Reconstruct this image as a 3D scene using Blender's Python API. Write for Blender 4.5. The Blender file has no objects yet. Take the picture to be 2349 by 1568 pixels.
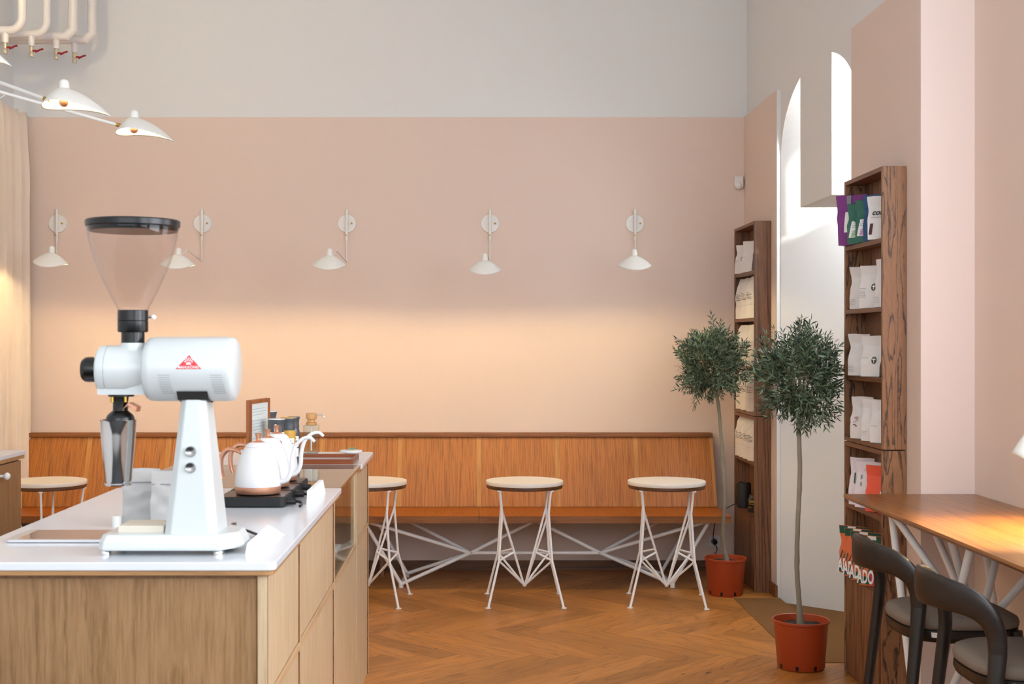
import bpy, math, random
from mathutils import Vector, Matrix
PI = math.pi; R = math.radians
random.seed(7)
sc = bpy.context.scene
COL = sc.collection
F = 3000.0; CX = 1080.0; CY = 784.0; EYE = 1.6
def W(px, py, Y):
    return Vector(((px-CX)*Y/F, Y, EYE-(py-CY)*Y/F))
def XX(px, Y): return (px-CX)*Y/F
def ZZ(py, Y): return EYE-(py-CY)*Y/F
def lin(h):
    h = h.lstrip('#'); r = []
    for i in (0, 2, 4):
        c = int(h[i:i+2], 16)/255.0
        r.append(c/12.92 if c <= 0.04045 else ((c+0.055)/1.055)**2.4)
    return (r[0], r[1], r[2], 1.0)

# ------------------------------------------------------------ materials
def newmat(name):
    m = bpy.data.materials.new(name); m.use_nodes = True
    nt = m.node_tree; b = nt.nodes['Principled BSDF']
    return m, nt, b
def plain(name, col, rough=0.5, metal=0.0, bump=0.0, bscale=200, spec=0.5, coat=0.0, var=0.0, vscale=3.0):
    m, nt, b = newmat(name)
    b.inputs['Base Color'].default_value = lin(col)
    b.inputs['Roughness'].default_value = rough
    b.inputs['Metallic'].default_value = metal
    b.inputs['Specular IOR Level'].default_value = spec
    b.inputs['Coat Weight'].default_value = coat
    tc = nt.nodes.new('ShaderNodeTexCoord')
    n = nt.nodes.new('ShaderNodeTexNoise'); n.inputs['Scale'].default_value = bscale
    n.inputs['Detail'].default_value = 3
    nt.links.new(tc.outputs['Object'], n.inputs['Vector'])
    if bump > 0:
        bp = nt.nodes.new('ShaderNodeBump'); bp.inputs['Strength'].default_value = bump
        bp.inputs['Distance'].default_value = 0.002
        nt.links.new(n.outputs['Fac'], bp.inputs['Height']); nt.links.new(bp.outputs['Normal'], b.inputs['Normal'])
    if var > 0:
        n2 = nt.nodes.new('ShaderNodeTexNoise'); n2.inputs['Scale'].default_value = vscale; n2.inputs['Detail'].default_value = 4
        nt.links.new(tc.outputs['Object'], n2.inputs['Vector'])
        mx = nt.nodes.new('ShaderNodeMix'); mx.data_type = 'RGBA'
        c = lin(col)
        mx.inputs[6].default_value = tuple(x*(1-var) for x in c[:3])+(1,)
        mx.inputs[7].default_value = tuple(min(1, x*(1+var)) for x in c[:3])+(1,)
        nt.links.new(n2.outputs['Fac'], mx.inputs[0]); nt.links.new(mx.outputs[2], b.inputs['Base Color'])
    return m
def emit(name, col, s):
    m, nt, b = newmat(name)
    b.inputs['Base Color'].default_value = lin(col)
    b.inputs['Emission Color'].default_value = lin(col); b.inputs['Emission Strength'].default_value = s
    return m
def wood(name, light, dark, axis='Z', ring=14.0, fine=90.0, stretch=0.06, rough=0.45, contrast=0.6, uv=False, tone=0.12, distort=3.0, coat=0.0, lo=0.35, hi=0.75, pores=0.55, jit=0.02, line=0.35):
    """procedural timber: stretched growth figure + fine pores along the axis"""
    m, nt, b = newmat(name); N = nt.nodes; L = nt.links
    tc = N.new('ShaderNodeTexCoord'); src = tc.outputs['UV' if uv else 'Object']
    oi = N.new('ShaderNodeObjectInfo')
    add = N.new('ShaderNodeVectorMath'); add.operation = 'ADD'
    sc_ = N.new('ShaderNodeVectorMath'); sc_.operation = 'SCALE'; sc_.inputs['Scale'].default_value = 7.0
    cmb = N.new('ShaderNodeCombineXYZ')
    for k in range(3): L.new(oi.outputs['Random'], cmb.inputs[k])
    L.new(cmb.outputs[0], sc_.inputs[0])
    L.new(src, add.inputs[0]); L.new(sc_.outputs[0], add.inputs[1])
    def mapping(s, stretch=stretch):
        mp = N.new('ShaderNodeMapping')
        v = [s, s, s]
        for ax in axis: v['XYZ'.index(ax)] = s*stretch
        mp.inputs['Scale'].default_value = v
        L.new(add.outputs[0], mp.inputs['Vector']); return mp.outputs[0]
    big = N.new('ShaderNodeTexNoise'); big.inputs['Scale'].default_value = 1.0; big.inputs['Detail'].default_value = 2; big.inputs['Distortion'].default_value = 0.4
    L.new(mapping(ring*0.35), big.inputs['Vector'])
    # growth rings from contour lines of the big noise
    jn = N.new('ShaderNodeTexNoise'); jn.inputs['Scale'].default_value = 1.0; jn.inputs['Detail'].default_value = 3
    L.new(mapping(fine*0.8, 0.25), jn.inputs['Vector'])
    ja = N.new('ShaderNodeMath'); ja.operation = 'MULTIPLY_ADD'; ja.inputs[1].default_value = jit; L.new(jn.outputs['Fac'], ja.inputs[0]); L.new(big.outputs['Fac'], ja.inputs[2])
    mul = N.new('ShaderNodeMath'); mul.operation = 'MULTIPLY'; mul.inputs[1].default_value = distort*6
    L.new(ja.outputs[0], mul.inputs[0])
    sn = N.new('ShaderNodeMath'); sn.operation = 'FRACT'; L.new(mul.outputs[0], sn.inputs[0])
    rr = N.new('ShaderNodeValToRGB'); e = rr.color_ramp.elements
    e[0].position = 0.0; e[0].color = (1, 1, 1, 1); e[1].position = line; e[1].color = (0, 0, 0, 1)
    e2 = e.new(0.9); e2.color = (0.05, 0.05, 0.05, 1); e3 = e.new(0.995); e3.color = (1, 1, 1, 1)
    L.new(sn.outputs[0], rr.inputs[0])
    fn = N.new('ShaderNodeTexNoise'); fn.inputs['Scale'].default_value = 1.0; fn.inputs['Detail'].default_value = 4; fn.inputs['Roughness'].default_value = 0.65
    L.new(mapping(fine), fn.inputs['Vector'])
    fr = N.new('ShaderNodeValToRGB'); fr.color_ramp.elements[0].position = lo; fr.color_ramp.elements[1].position = hi
    fr.color_ramp.elements[0].color = (0, 0, 0, 1); fr.color_ramp.elements[1].color = (1, 1, 1, 1)
    L.new(fn.outputs['Fac'], fr.inputs[0])
    m1 = N.new('ShaderNodeMath'); m1.operation = 'MULTIPLY'; m1.inputs[1].default_value = contrast
    L.new(rr.outputs[0], m1.inputs[0])
    m2 = N.new('ShaderNodeMath'); m2.operation = 'MULTIPLY_ADD'; m2.inputs[1].default_value = pores
    L.new(fr.outputs[0], m2.inputs[0]); L.new(m1.outputs[0], m2.inputs[2]); m2.use_clamp = True
    mx = N.new('ShaderNodeMix'); mx.data_type = 'RGBA'
    mx.inputs[6].default_value = lin(light); mx.inputs[7].default_value = lin(dark)
    L.new(m2.outputs[0], mx.inputs[0])
    if uv:
        vo = N.new('ShaderNodeTexVoronoi'); vo.inputs['Scale'].default_value = 1.0
        mk = N.new('ShaderNodeMapping'); mk.inputs['Scale'].default_value = (3.2, 7.5, 1.0); L.new(tc.outputs['UV'], mk.inputs['Vector']); L.new(mk.outputs[0], vo.inputs['Vector'])
        kr = N.new('ShaderNodeValToRGB'); kr.color_ramp.elements[0].position = 0.03; kr.color_ramp.elements[0].color = (0.12, 0.12, 0.12, 1); kr.color_ramp.elements[1].position = 0.075; kr.color_ramp.elements[1].color = (1, 1, 1, 1)
        L.new(vo.outputs['Distance'], kr.inputs[0])
        kx = N.new('ShaderNodeMix'); kx.data_type = 'RGBA'; kx.blend_type = 'MULTIPLY'; kx.inputs[0].default_value = 0.85
        L.new(mx.outputs[2], kx.inputs[6]); L.new(kr.outputs[0], kx.inputs[7]); mx = kx
    hs = N.new('ShaderNodeHueSaturation')
    if uv:
        at = N.new('ShaderNodeAttribute'); at.attribute_name = 'tone'; rv = at.outputs['Fac']
    else: rv = big.outputs['Fac']
    mr = N.new('ShaderNodeMapRange'); mr.inputs['To Min'].default_value = 1-tone; mr.inputs['To Max'].default_value = 1+tone
    L.new(rv, mr.inputs['Value']); L.new(mr.outputs[0], hs.inputs['Value']); L.new(mx.outputs[2], hs.inputs['Color'])
    L.new(hs.outputs[0], b.inputs['Base Color'])
    b.inputs['Roughness'].default_value = rough; b.inputs['Coat Weight'].default_value = coat; b.inputs['Coat Roughness'].default_value = 0.25
    bp = N.new('ShaderNodeBump'); bp.inputs['Strength'].default_value = 0.25; bp.inputs['Distance'].default_value = 0.001; bp.invert = True
    L.new(m2.outputs[0], bp.inputs['Height']); L.new(bp.outputs['Normal'], b.inputs['Normal'])
    return m
def glass(name, tint='#ffffff', rough=0.02, ior=1.45, base=0.0):
    m, nt, b = newmat(name); N = nt.nodes; L = nt.links
    N.remove(b); out = N['Material Output']
    tr = N.new('ShaderNodeBsdfTransparent'); tr.inputs[0].default_value = lin(tint)
    gl = N.new('ShaderNodeBsdfGlossy'); gl.inputs['Roughness'].default_value = rough
    fr = N.new('ShaderNodeLayerWeight'); fr.inputs['Blend'].default_value = 0.5
    pw = N.new('ShaderNodeMath'); pw.operation = 'POWER'; pw.inputs[1].default_value = 6.5
    L.new(fr.outputs['Facing'], pw.inputs[0])
    ad = N.new('ShaderNodeMath'); ad.operation = 'MULTIPLY_ADD'; ad.inputs[1].default_value = 0.9; ad.inputs[2].default_value = base+0.012; ad.use_clamp = True
    L.new(pw.outputs[0], ad.inputs[0])
    mx = N.new('ShaderNodeMixShader'); L.new(ad.outputs[0], mx.inputs[0]); L.new(tr.outputs[0], mx.inputs[1]); L.new(gl.outputs[0], mx.inputs[2])
    L.new(mx.outputs[0], out.inputs['Surface']); return m

M = {}
M['white_wall'] = plain('white wall paint', '#E9E8E5', 0.85, bump=0.05, bscale=120)
M['pink_wall'] = plain('dusty pink wall paint', '#E9D3C4', 0.8, bump=0.05, bscale=120)
M['pink_wall_lit'] = plain('daylit pink wall paint', '#EAD7CE', 0.8, bump=0.05, bscale=120)  # same pink, lightened in colour for daylight on the pier end face
M['ceil'] = plain('ceiling paint', '#EDEBE8', 0.9)
M['white_metal'] = plain('white powder coated metal', '#F7F6F4', 0.38)
M['lamp_white'] = plain('white lacquered lamp metal', '#EFEDE6', 0.45)
M['brass'] = plain('brass', '#C09A4A', 0.28, 1.0)
M['bench'] = wood('bench oak veneer', '#BF7836', '#6E3C16', 'YZ', ring=5, fine=170, stretch=0.025, rough=0.4, contrast=0.12, tone=0.10, lo=0.45, hi=0.62, pores=0.58)
M['bench_h'] = wood('bench seat oak', '#AC5C14', '#743A0C', 'Y', ring=5, fine=150, stretch=0.05, rough=0.38, contrast=0.15, tone=0.08, lo=0.42, hi=0.62, pores=0.55)
M['bench_x'] = wood('bench edge oak', '#9E6434', '#5A3216', 'X', ring=12, fine=110, stretch=0.04, rough=0.42, contrast=0.3, tone=0.15)
M['batten'] = wood('pale oak batten', '#CD924C', '#9C632A', 'YZ', ring=9, fine=80, stretch=0.05, rough=0.45, contrast=0.25)
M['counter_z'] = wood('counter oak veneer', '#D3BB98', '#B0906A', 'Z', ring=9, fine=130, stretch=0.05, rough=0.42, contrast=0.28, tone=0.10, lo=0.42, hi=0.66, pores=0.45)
M['counter_y'] = wood('counter oak rail', '#CFAE86', '#A47E54', 'Y', ring=9, fine=120, stretch=0.05, rough=0.42, contrast=0.3, tone=0.1)
M['counter_x'] = wood('counter oak edge', '#B98D5E', '#87603A', 'X', ring=9, fine=120, stretch=0.05, rough=0.42, contrast=0.3, tone=0.1)
M['counter_shaded'] = wood('counter oak veneer in shade tone', '#A17C56', '#73532F', 'Z', ring=8, fine=120, stretch=0.06, rough=0.4, contrast=0.35, tone=0.14, lo=0.4, hi=0.66, pores=0.55)  # same counter oak, darkened in colour for the shaded front
M['dark_z'] = wood('dark smoked oak', '#8E6142', '#3E281C', 'Z', ring=16, fine=120, stretch=0.05, rough=0.42, contrast=0.62, distort=2.4, tone=0.14)
M['dark_y'] = wood('dark smoked oak shelf', '#84583A', '#47301F', 'Y', ring=12, fine=110, stretch=0.05, rough=0.42, contrast=0.35)
M['bar_top'] = wood('walnut stained bar top', '#98632F', '#603614', 'Y', ring=9, fine=80, stretch=0.05, rough=0.28, contrast=0.5, coat=0.1, distort=3.5)
M['dark_side'] = wood('figured smoked oak side', '#9A6C48', '#33231D', 'Z', ring=46, fine=150, stretch=0.11, rough=0.42, contrast=0.85, distort=1.25, tone=0.12, pores=0.35, jit=0.07, line=0.24)
M['floor'] = wood('oiled oak parquet', '#B97A3A', '#6F421C', 'X', ring=14, fine=70, stretch=0.09, rough=0.42, contrast=0.38, uv=True, tone=0.20, lo=0.42, hi=0.72, pores=0.4)
M['walnut'] = wood('walnut disc', '#6B4327', '#3A2313', 'X', ring=10, fine=90, stretch=0.06, rough=0.4)
M['stool'] = wood('black stained oak', '#261E1A', '#130E0C', 'X', ring=10, fine=150, stretch=0.07, rough=0.38, contrast=0.3)
M['stool_z'] = wood('black stained oak leg', '#261E1A', '#130E0C', 'Z', ring=10, fine=150, stretch=0.07, rough=0.38, contrast=0.3)
M['tray_wood'] = wood('tray mahogany', '#8F4A22', '#5E2C12', 'X', ring=9, fine=100, stretch=0.05, rough=0.35)
M['frame_wood'] = wood('menu frame wood', '#A85F28', '#6F3A14', 'Z', ring=9, fine=100, stretch=0.05, rough=0.4)
M['pump_wood'] = wood('bamboo pump', '#D9A468', '#B77F45', 'Z', ring=9, fine=120, stretch=0.08, rough=0.4, contrast=0.25)
M['stone'] = plain('white quartz worktop', '#E1E5EA', 0.16, spec=0.6, var=0.035, vscale=14)
M['stone_top'] = plain('pale speckled stone disc', '#ECE5DA', 0.35, var=0.05, vscale=60)
M['enamel'] = plain('white grinder enamel', '#CFD5D5', 0.3, coat=0.2)
M['beige'] = plain('beige plastic tray', '#D8D0C0', 0.5)
M['black'] = plain('black plastic', '#0A0A0B', 0.28)
M['black_matte'] = plain('matt black', '#141416', 0.6, bump=0.1)
M['steel'] = plain('polished steel', '#D9D9D9', 0.10, 1.0)
M['satin'] = plain('satin steel', '#A8A8A8', 0.25, 1.0)
M['copper'] = plain('rose copper', '#DDA283', 0.38, 0.8)
M['kettle'] = plain('matt white kettle', '#E6E6E6', 0.4)
M['hopper'] = glass('clear hopper plastic', '#FDFCFC', 0.05, 1.32, 0.01)
M['bottle_glass'] = glass('bottle glass', '#EEF3F1', 0.02, 1.45, 0.05)
M['glass'] = glass('clear glass', '#FBFDFC', 0.01, 1.45)
M['glass_top'] = glass('glass counter top', '#F2F6F3', 0.015, 1.6, 0.22)
M['mirror_screen'] = plain('glossy tablet screen with wall reflection tint', '#A98A68', 0.05, metal=0.7, spec=1.0, coat=1.0)  # tan base colour carries the wall's reflection in the dark screen
M['silver'] = plain('silver aluminium', '#D9D9DC', 0.3, 0.6)
M['red'] = plain('red paint', '#D62230', 0.4)
M['valve_red'] = plain('dark red valve lever', '#8E1420', 0.4)
M['nickel'] = plain('nickel brass valve', '#C9BDA4', 0.4, 0.5)
M['pipe'] = plain('painted white pipe', '#E6E1DC', 0.45, bump=0.05, bscale=60)
M['white_print'] = plain('white print', '#F5F3F0', 0.6)
M['paper'] = plain('white card', '#F4F3F1', 0.6)
M['grey_print'] = plain('grey print', '#8B8B90', 0.7)
M['faint_print'] = plain('faint blue grey print', '#C3C8D2', 0.7)
M['vent_grey'] = plain('vent grey', '#A9AEAE', 0.7)
M['dark_print'] = plain('dark print', '#2A2628', 0.7)
M['bag_white'] = plain('white paper bag', '#E9E4E0', 0.55, bump=0.6, bscale=22)
M['bag_cream'] = plain('cream paper bag', '#EAE3D9', 0.6, bump=0.6, bscale=20)
M['bag_gusset'] = plain('blue grey gusset', '#7F8B99', 0.5)
M['bag_purple'] = plain('purple foil bag', '#7A2A7C', 0.38, bump=0.5, bscale=25)
M['bag_green'] = plain('dark green bag', '#2F6A5A', 0.5, bump=0.4, bscale=25)
M['bag_blue'] = plain('navy blue bag', '#164A78', 0.45, bump=0.4, bscale=25)
M['bag_pink'] = plain('pale lilac bag', '#EADFE4', 0.5, bump=0.5, bscale=25)
M['bag_orange'] = plain('coral orange bag', '#F0593A', 0.5, bump=0.4, bscale=25)
M['bag_grey'] = plain('grey foil bag', '#B9B7B4', 0.35, bump=0.8, bscale=16)
M['bag_dark'] = plain('black bag', '#15120F', 0.45)
M['olive_print'] = plain('olive logo print', '#47503F', 0.7)
M['pattern_orange'] = plain('carrot orange print', '#E4733F', 0.6)
M['pattern_green'] = plain('leaf green print', '#1F5340', 0.6)
M['pattern_pink'] = plain('raspberry print', '#D63A5C', 0.6)
M['pattern_peach'] = plain('peach print', '#EBA077', 0.6)
M['label_green'] = plain('pale green label', '#A9D29B', 0.6)
M['label_pink'] = plain('pale pink label', '#E0A9CF', 0.6)
M['plum'] = plain('plum label', '#4A2230', 0.6)
M['yellow'] = plain('mustard yellow', '#D5A23A', 0.5)
M['slate'] = plain('slate grey lacquer', '#4D5358', 0.3, coat=0.3)
M['pot'] = plain('terracotta plastic', '#A8411C', 0.42, var=0.06)
M['soil'] = plain('dark potting soil', '#2B1F18', 0.95, bump=1.0, bscale=60, var=0.5, vscale=60)
M['bark'] = plain('grey green bark', '#8B8270', 0.8, bump=0.8, bscale=60, var=0.18, vscale=20)
M['twig'] = plain('twig bark', '#8A8A6C', 0.8)
M['fabric'] = plain('taupe wool', '#85776A', 0.95, bump=1.0, bscale=500, var=0.10, vscale=300)
M['sensor'] = plain('white sensor plastic', '#EDEAE6', 0.4)
M['mat'] = plain('coir mat', '#7A5226', 0.98, bump=1.0, bscale=220, var=0.25, vscale=120)
def bulbmat(L_):
    m, nt, b = newmat('glowing bulb glass')
    b.inputs['Base Color'].default_value = (1, .9, .7, 1); b.inputs['Emission Color'].default_value = (1.0, 0.75, 0.37, 1); b.inputs['Emission Strength'].default_value = L_
    return m
BULB = 1500.0
M['bulb'] = bulbmat(BULB); M['bulb_bar'] = bulbmat(BULB*3.0); M['bulb_fill'] = bulbmat(BULB*1.4)
M['skirt'] = wood('oak skirting', '#8B5A32', '#5B371C', 'Y', ring=9, fine=100, stretch=0.05)
M['skirt_x'] = wood('oak skirting back', '#7B5232', '#4B301C', 'X', ring=9, fine=100, stretch=0.05)
M['door'] = plain('brown painted door', '#6B5A4C', 0.5)
M['dish'] = plain('white ceramic', '#F0EEEA', 0.3)
M['leafy'] = plain('dried leaf green', '#7FA07A', 0.6)
def leafmat(name, top, bot):
    m, nt, b = newmat(name); N = nt.nodes; L = nt.links
    g = N.new('ShaderNodeNewGeometry'); at = N.new('ShaderNodeAttribute'); at.attribute_name = 'tone'
    mx = N.new('ShaderNodeMix'); mx.data_type = 'RGBA'; mx.inputs[6].default_value = lin(top); mx.inputs[7].default_value = lin(bot)
    L.new(g.outputs['Backfacing'], mx.inputs[0])
    hs = N.new('ShaderNodeHueSaturation'); mr = N.new('ShaderNodeMapRange'); mr.inputs['To Min'].default_value = 0.55; mr.inputs['To Max'].default_value = 1.5
    L.new(at.outputs['Fac'], mr.inputs['Value']); L.new(mr.outputs[0], hs.inputs['Value']); L.new(mx.outputs[2], hs.inputs['Color'])
    L.new(hs.outputs[0], b.inputs['Base Color']); b.inputs['Roughness'].default_value = 0.42
    return m
M['leaf'] = leafmat('olive leaf', '#30432F', '#6A7E62')
def curtain_mat():
    m = plain('beige linen curtain', '#E6D6C6', 0.95, bump=0.4, bscale=300)
    return m
M['curtain'] = curtain_mat()

# ------------------------------------------------------------ mesh builder
WL = {}
def wloc(p):
    return WL.get(p.name, Vector((0, 0, 0))) if p else Vector((0, 0, 0))
class MB:
    def __init__(s): s.v = []; s.f = []; s.m = []; s.uv = None; s.tone = None
    def add(s, vs, fs, mi=0):
        o = len(s.v); s.v += [Vector(x) for x in vs]
        for f in fs: s.f.append([o+i for i in f]); s.m.append(mi)
        return s
    def hexa(s, c, mi=0):
        return s.add(c, [(0,3,2,1),(4,5,6,7),(0,1,5,4),(1,2,6,5),(2,3,7,6),(3,0,4,7)], mi)
    def box(s, x0, x1, y0, y1, z0, z1, mi=0):
        return s.hexa([(x0,y0,z0),(x1,y0,z0),(x1,y1,z0),(x0,y1,z0),(x0,y0,z1),(x1,y0,z1),(x1,y1,z1),(x0,y1,z1)], mi)
    def cyl(s, a, b, r0, r1=None, n=16, mi=0, cap=True):
        return s.tube([a, b], [r0, r0 if r1 is None else r1], n, mi, cap)
    def tube(s, pts, r, n=10, mi=0, cap=True):
        pts = [Vector(p) for p in pts]
        if not isinstance(r, (list, tuple)): r = [r]*len(pts)
        t0 = (pts[1]-pts[0]).normalized()
        up = Vector((0, 0, 1)) if abs(t0.z) < 0.9 else Vector((1, 0, 0))
        nrm = (up-t0*up.dot(t0)).normalized(); rings = []; vs = []
        for i, p in enumerate(pts):
            if i == 0: t = pts[1]-pts[0]
            elif i == len(pts)-1: t = pts[-1]-pts[-2]
            else: t = (pts[i+1]-p).normalized()+(p-pts[i-1]).normalized()
            t.normalize(); nrm = (nrm-t*nrm.dot(t))
            if nrm.length < 1e-6: nrm = Vector((1, 0, 0))-t*t.x
            nrm.normalize(); bn = t.cross(nrm)
            for k in range(n):
                a = 2*PI*k/n; vs.append(p+(nrm*math.cos(a)+bn*math.sin(a))*r[i])
        fs = []
        for i in range(len(pts)-1):
            for k in range(n):
                k2 = (k+1) % n; fs.append((i*n+k, i*n+k2, (i+1)*n+k2, (i+1)*n+k))
        if cap:
            fs.append(tuple(reversed(range(n)))); fs.append(tuple((len(pts)-1)*n+k for k in range(n)))
        return s.add(vs, fs, mi)
    def lathe(s, prof, c=(0, 0, 0), n=32, axis='Z', mi=0):
        c = Vector(c); vs = []; fs = []
        for (r, z) in prof:
            for k in range(n):
                a = 2*PI*k/n; u, v = max(r, 1e-5)*math.cos(a), max(r, 1e-5)*math.sin(a)
                if axis == 'Z': vs.append(c+Vector((u, v, z)))
                elif axis == 'X': vs.append(c+Vector((z, u, v)))
                else: vs.append(c+Vector((v, z, u)))
        for i in range(len(prof)-1):
            for k in range(n):
                k2 = (k+1) % n; fs.append((i*n+k, i*n+k2, (i+1)*n+k2, (i+1)*n+k))
        return s.add(vs, fs, mi)
    def prism(s, poly, z0, z1, mi=0):
        n = len(poly)
        vs = [(x, y, z0) for x, y in poly]+[(x, y, z1) for x, y in poly]
        fs = [tuple(reversed(range(n))), tuple(range(n, 2*n))]+[(k, (k+1) % n, n+(k+1) % n, n+k) for k in range(n)]
        return s.add(vs, fs, mi)
    def prism_y(s, poly, y0, y1, mi=0):
        n = len(poly)
        vs = [(x, y0, z) for x, z in poly]+[(x, y1, z) for x, z in poly]
        fs = [tuple(range(n)), tuple(reversed(range(n, 2*n)))]+[(k, n+k, n+(k+1) % n, (k+1) % n) for k in range(n)]
        return s.add(vs, fs, mi)
    def build(s, name, mat, parent=None, smooth=False, bevel=0.0, local=False, fix=True):
        me = bpy.data.meshes.new(name)
        off = Vector((0, 0, 0)) if local else wloc(parent)
        me.from_pydata([tuple(v-off) for v in s.v], [], s.f)
        mats = mat if isinstance(mat, (list, tuple)) else [mat]
        for mm in mats: me.materials.append(M[mm] if isinstance(mm, str) else mm)
        if len(mats) > 1:
            for p, i in zip(me.polygons, s.m): p.material_index = i
        if fix:
            import bmesh
            bm = bmesh.new(); bm.from_mesh(me); bmesh.ops.recalc_face_normals(bm, faces=bm.faces); bm.to_mesh(me); bm.free()
        if smooth:
            for p in me.polygons: p.use_smooth = True
            try: me.set_sharp_from_angle(angle=math.radians(smooth if smooth > 1 else 40))
            except Exception: pass
        o = bpy.data.objects.new(name, me); COL.objects.link(o)
        if parent: o.parent = parent
        WL[o.name] = off
        if bevel > 0:
            b = o.modifiers.new('bevel', 'BEVEL'); b.width = bevel; b.segments = 2; b.limit_method = 'ANGLE'; b.angle_limit = math.radians(40)
        return o
def tag(o, label, cat, group=None, kind=None):
    if label: o['label'] = label
    if cat: o['category'] = cat
    if group: o['group'] = group
    if kind: o['kind'] = kind
    return o
def thing(name, label, cat, loc, rz=0.0, group=None):
    e = bpy.data.objects.new(name, None); COL.objects.link(e); e.empty_display_size = 0.05
    e.location = loc; e.rotation_euler = (0, 0, rz); WL[e.name] = Vector(loc)
    return tag(e, label, cat, group)
def struct(mb, name, mat, **k):
    o = mb.build(name, mat, **k); o['kind'] = 'structure'; return o
def kids(o): return [c for c in bpy.data.objects if c.parent is o]
def dup(o, loc=None, rz=None, label=None, parent=None):
    c = o.copy(); COL.objects.link(c)
    if parent: c.parent = parent
    for ch in kids(o): dup(ch, parent=c)
    if loc is not None: c.location = loc
    if rz is not None: c.rotation_euler = (0, 0, rz)
    if label: c['label'] = label
    return c
def catmull(pts, sub=6):
    pts = [Vector(p) for p in pts]; out = []
    P = [pts[0]*2-pts[1]]+pts+[pts[-1]*2-pts[-2]]
    for i in range(1, len(P)-2):
        for k in range(sub):
            t = k/sub; a, b, c, d = P[i-1], P[i], P[i+1], P[i+2]
            out.append(0.5*((2*b)+(c-a)*t+(2*a-5*b+4*c-d)*t*t+(3*b-a-3*c+d)*t**3))
    out.append(pts[-1]); return out
def text_mesh(s, size, shear=0.0, bold=0.0, align='CENTER', cuts=True):
    cu = bpy.data.curves.new('lettering', 'FONT'); cu.body = s; cu.size = size; cu.shear = shear; cu.offset = bold
    cu.align_x = align; cu.align_y = 'CENTER'; cu.resolution_u = 3
    o = bpy.data.objects.new('lettering', cu); COL.objects.link(o)
    bpy.context.view_layer.update()
    me = bpy.data.meshes.new_from_object(o.evaluated_get(bpy.context.evaluated_depsgraph_get()))
    vs = [Vector(v.co) for v in me.vertices]; fs = [tuple(p.vertices) for p in me.polygons]
    bpy.data.objects.remove(o); bpy.data.curves.remove(cu); bpy.data.meshes.remove(me)
    return vs, fs

# ------------------------------------------------------------ room shell
XL, XR, XN = -3.22, 1.945, 2.15      # left wall, right pier wall, right niche wall
XP = 1.92                             # face of the pink lining
YB, YF, ZC = 9.215, -2.2, 4.9
PZ = 3.18
def quad(mb, a, b, c, d): mb.add([a, b, c, d], [(0, 1, 2, 3)])
# floor: herringbone planks
def make_floor():
    mb = MB(); uvs = []; tones = []
    Wp, Lp, gap = 0.135, 0.81, 0.0009
    x0, x1, y0, y1 = XL, 2.62, 2.3, YB
    rnd = random.Random(3); s2 = math.sqrt(0.5)
    def toworld(u, v): return ((u+v)*s2+0.03, (v-u)*s2+7.175)
    def clip(poly):
        def cut(pl, f):
            out = []
            for i in range(len(pl)):
                a, b = pl[i], pl[(i+1) % len(pl)]; fa, fb = f(a), f(b)
                if fa >= 0: out.append(a)
                if (fa >= 0) != (fb >= 0):
                    t = fa/(fa-fb); out.append(tuple(a[j]+(b[j]-a[j])*t for j in range(4)))
            return out
        for f in (lambda p: p[0]-x0, lambda p: XP+0.01-p[0], lambda p: p[1]-y0, lambda p: y1-p[1]):
            poly = cut(poly, f)
            if len(poly) < 3: return None
        return poly
    for k in range(-70, 70):
        for m in range(-6, 7):
            for kind in (0, 1):
                if kind == 0: u0, u1, v0, v1 = k*Wp, k*Wp+Lp, k*Wp, (k+1)*Wp
                else: u0, u1, v0, v1 = Lp+k*Wp, Lp+(k+1)*Wp, (k+1)*Wp-Lp, (k+1)*Wp
                u0 += 2*Lp*m; u1 += 2*Lp*m
                u0 += gap/2; u1 -= gap/2; v0 += gap/2; v1 -= gap/2
                cs = [(u0, v0), (u1, v0), (u1, v1), (u0, v1)]
                r1, r2 = rnd.random()*9, rnd.random()*9
                poly = []
                for (u, v) in cs:
                    w = toworld(u, v)
                    if kind == 0: t = (u-u0+r1, v-v0+r2)
                    else: t = (v-v0+r1, u-u0+r2)
                    poly.append((w[0], w[1], t[0], t[1]))
                poly = clip(poly)
                if not poly: continue
                mb.add([(p[0], p[1], 0.0) for p in poly], [tuple(range(len(poly)))])
                uvs.append([(p[2], p[3]) for p in poly]); tones.append(rnd.random())
    mb2 = MB(); mb2.box(XL, XP+0.01, YF, YB, -0.05, -0.0012)
    base = struct(mb2, 'floor', 'black_matte')
    # the planks are part of the same floor
    o = mb.build('parquet', 'floor', base, fix=False)
    me = o.data; ul = me.uv_layers.new(name='UVMap'); at = me.attributes.new('tone', 'FLOAT', 'FACE')
    for p, uv, t in zip(me.polygons, uvs, tones):
        at.data[p.index].value = t
        for li, q in zip(p.loop_indices, uv): ul.data[li].uv = q
    if me.polygons[0].normal.z < 0: me.flip_normals()
make_floor()
mb = MB(); mb.box(XP+0.01, 2.75, YF, YB, -0.08, -0.03); struct(mb, 'floor', 'mat')
mb = MB(); mb.box(XL-0.1, 2.8, YF-0.1, YB+0.2, ZC, ZC+0.1); struct(mb, 'ceiling', 'ceil')
mb = MB(); mb.box(XL-0.1, 2.8, YB, YB+0.15, -0.05, ZC); struct(mb, 'wall_back', 'white_wall')
mb = MB(); mb.box(XL, XP+0.02, YB-0.02, YB, 0.067, PZ); struct(mb, 'wall_back', 'pink_wall')
mb = MB(); mb.box(XL, XP, YB-0.035, YB-0.02, 0, 0.067); struct(mb, 'baseboard_back', 'skirt_x')
mb = MB(); mb.box(XL-0.15, XL, YF, YB, -0.05, ZC); struct(mb, 'wall_left', 'white_wall')
mb = MB(); mb.box(XL-0.1, 2.8, YF-0.12, YF, -0.05, ZC); struct(mb, 'wall_front', 'white_wall')
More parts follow.
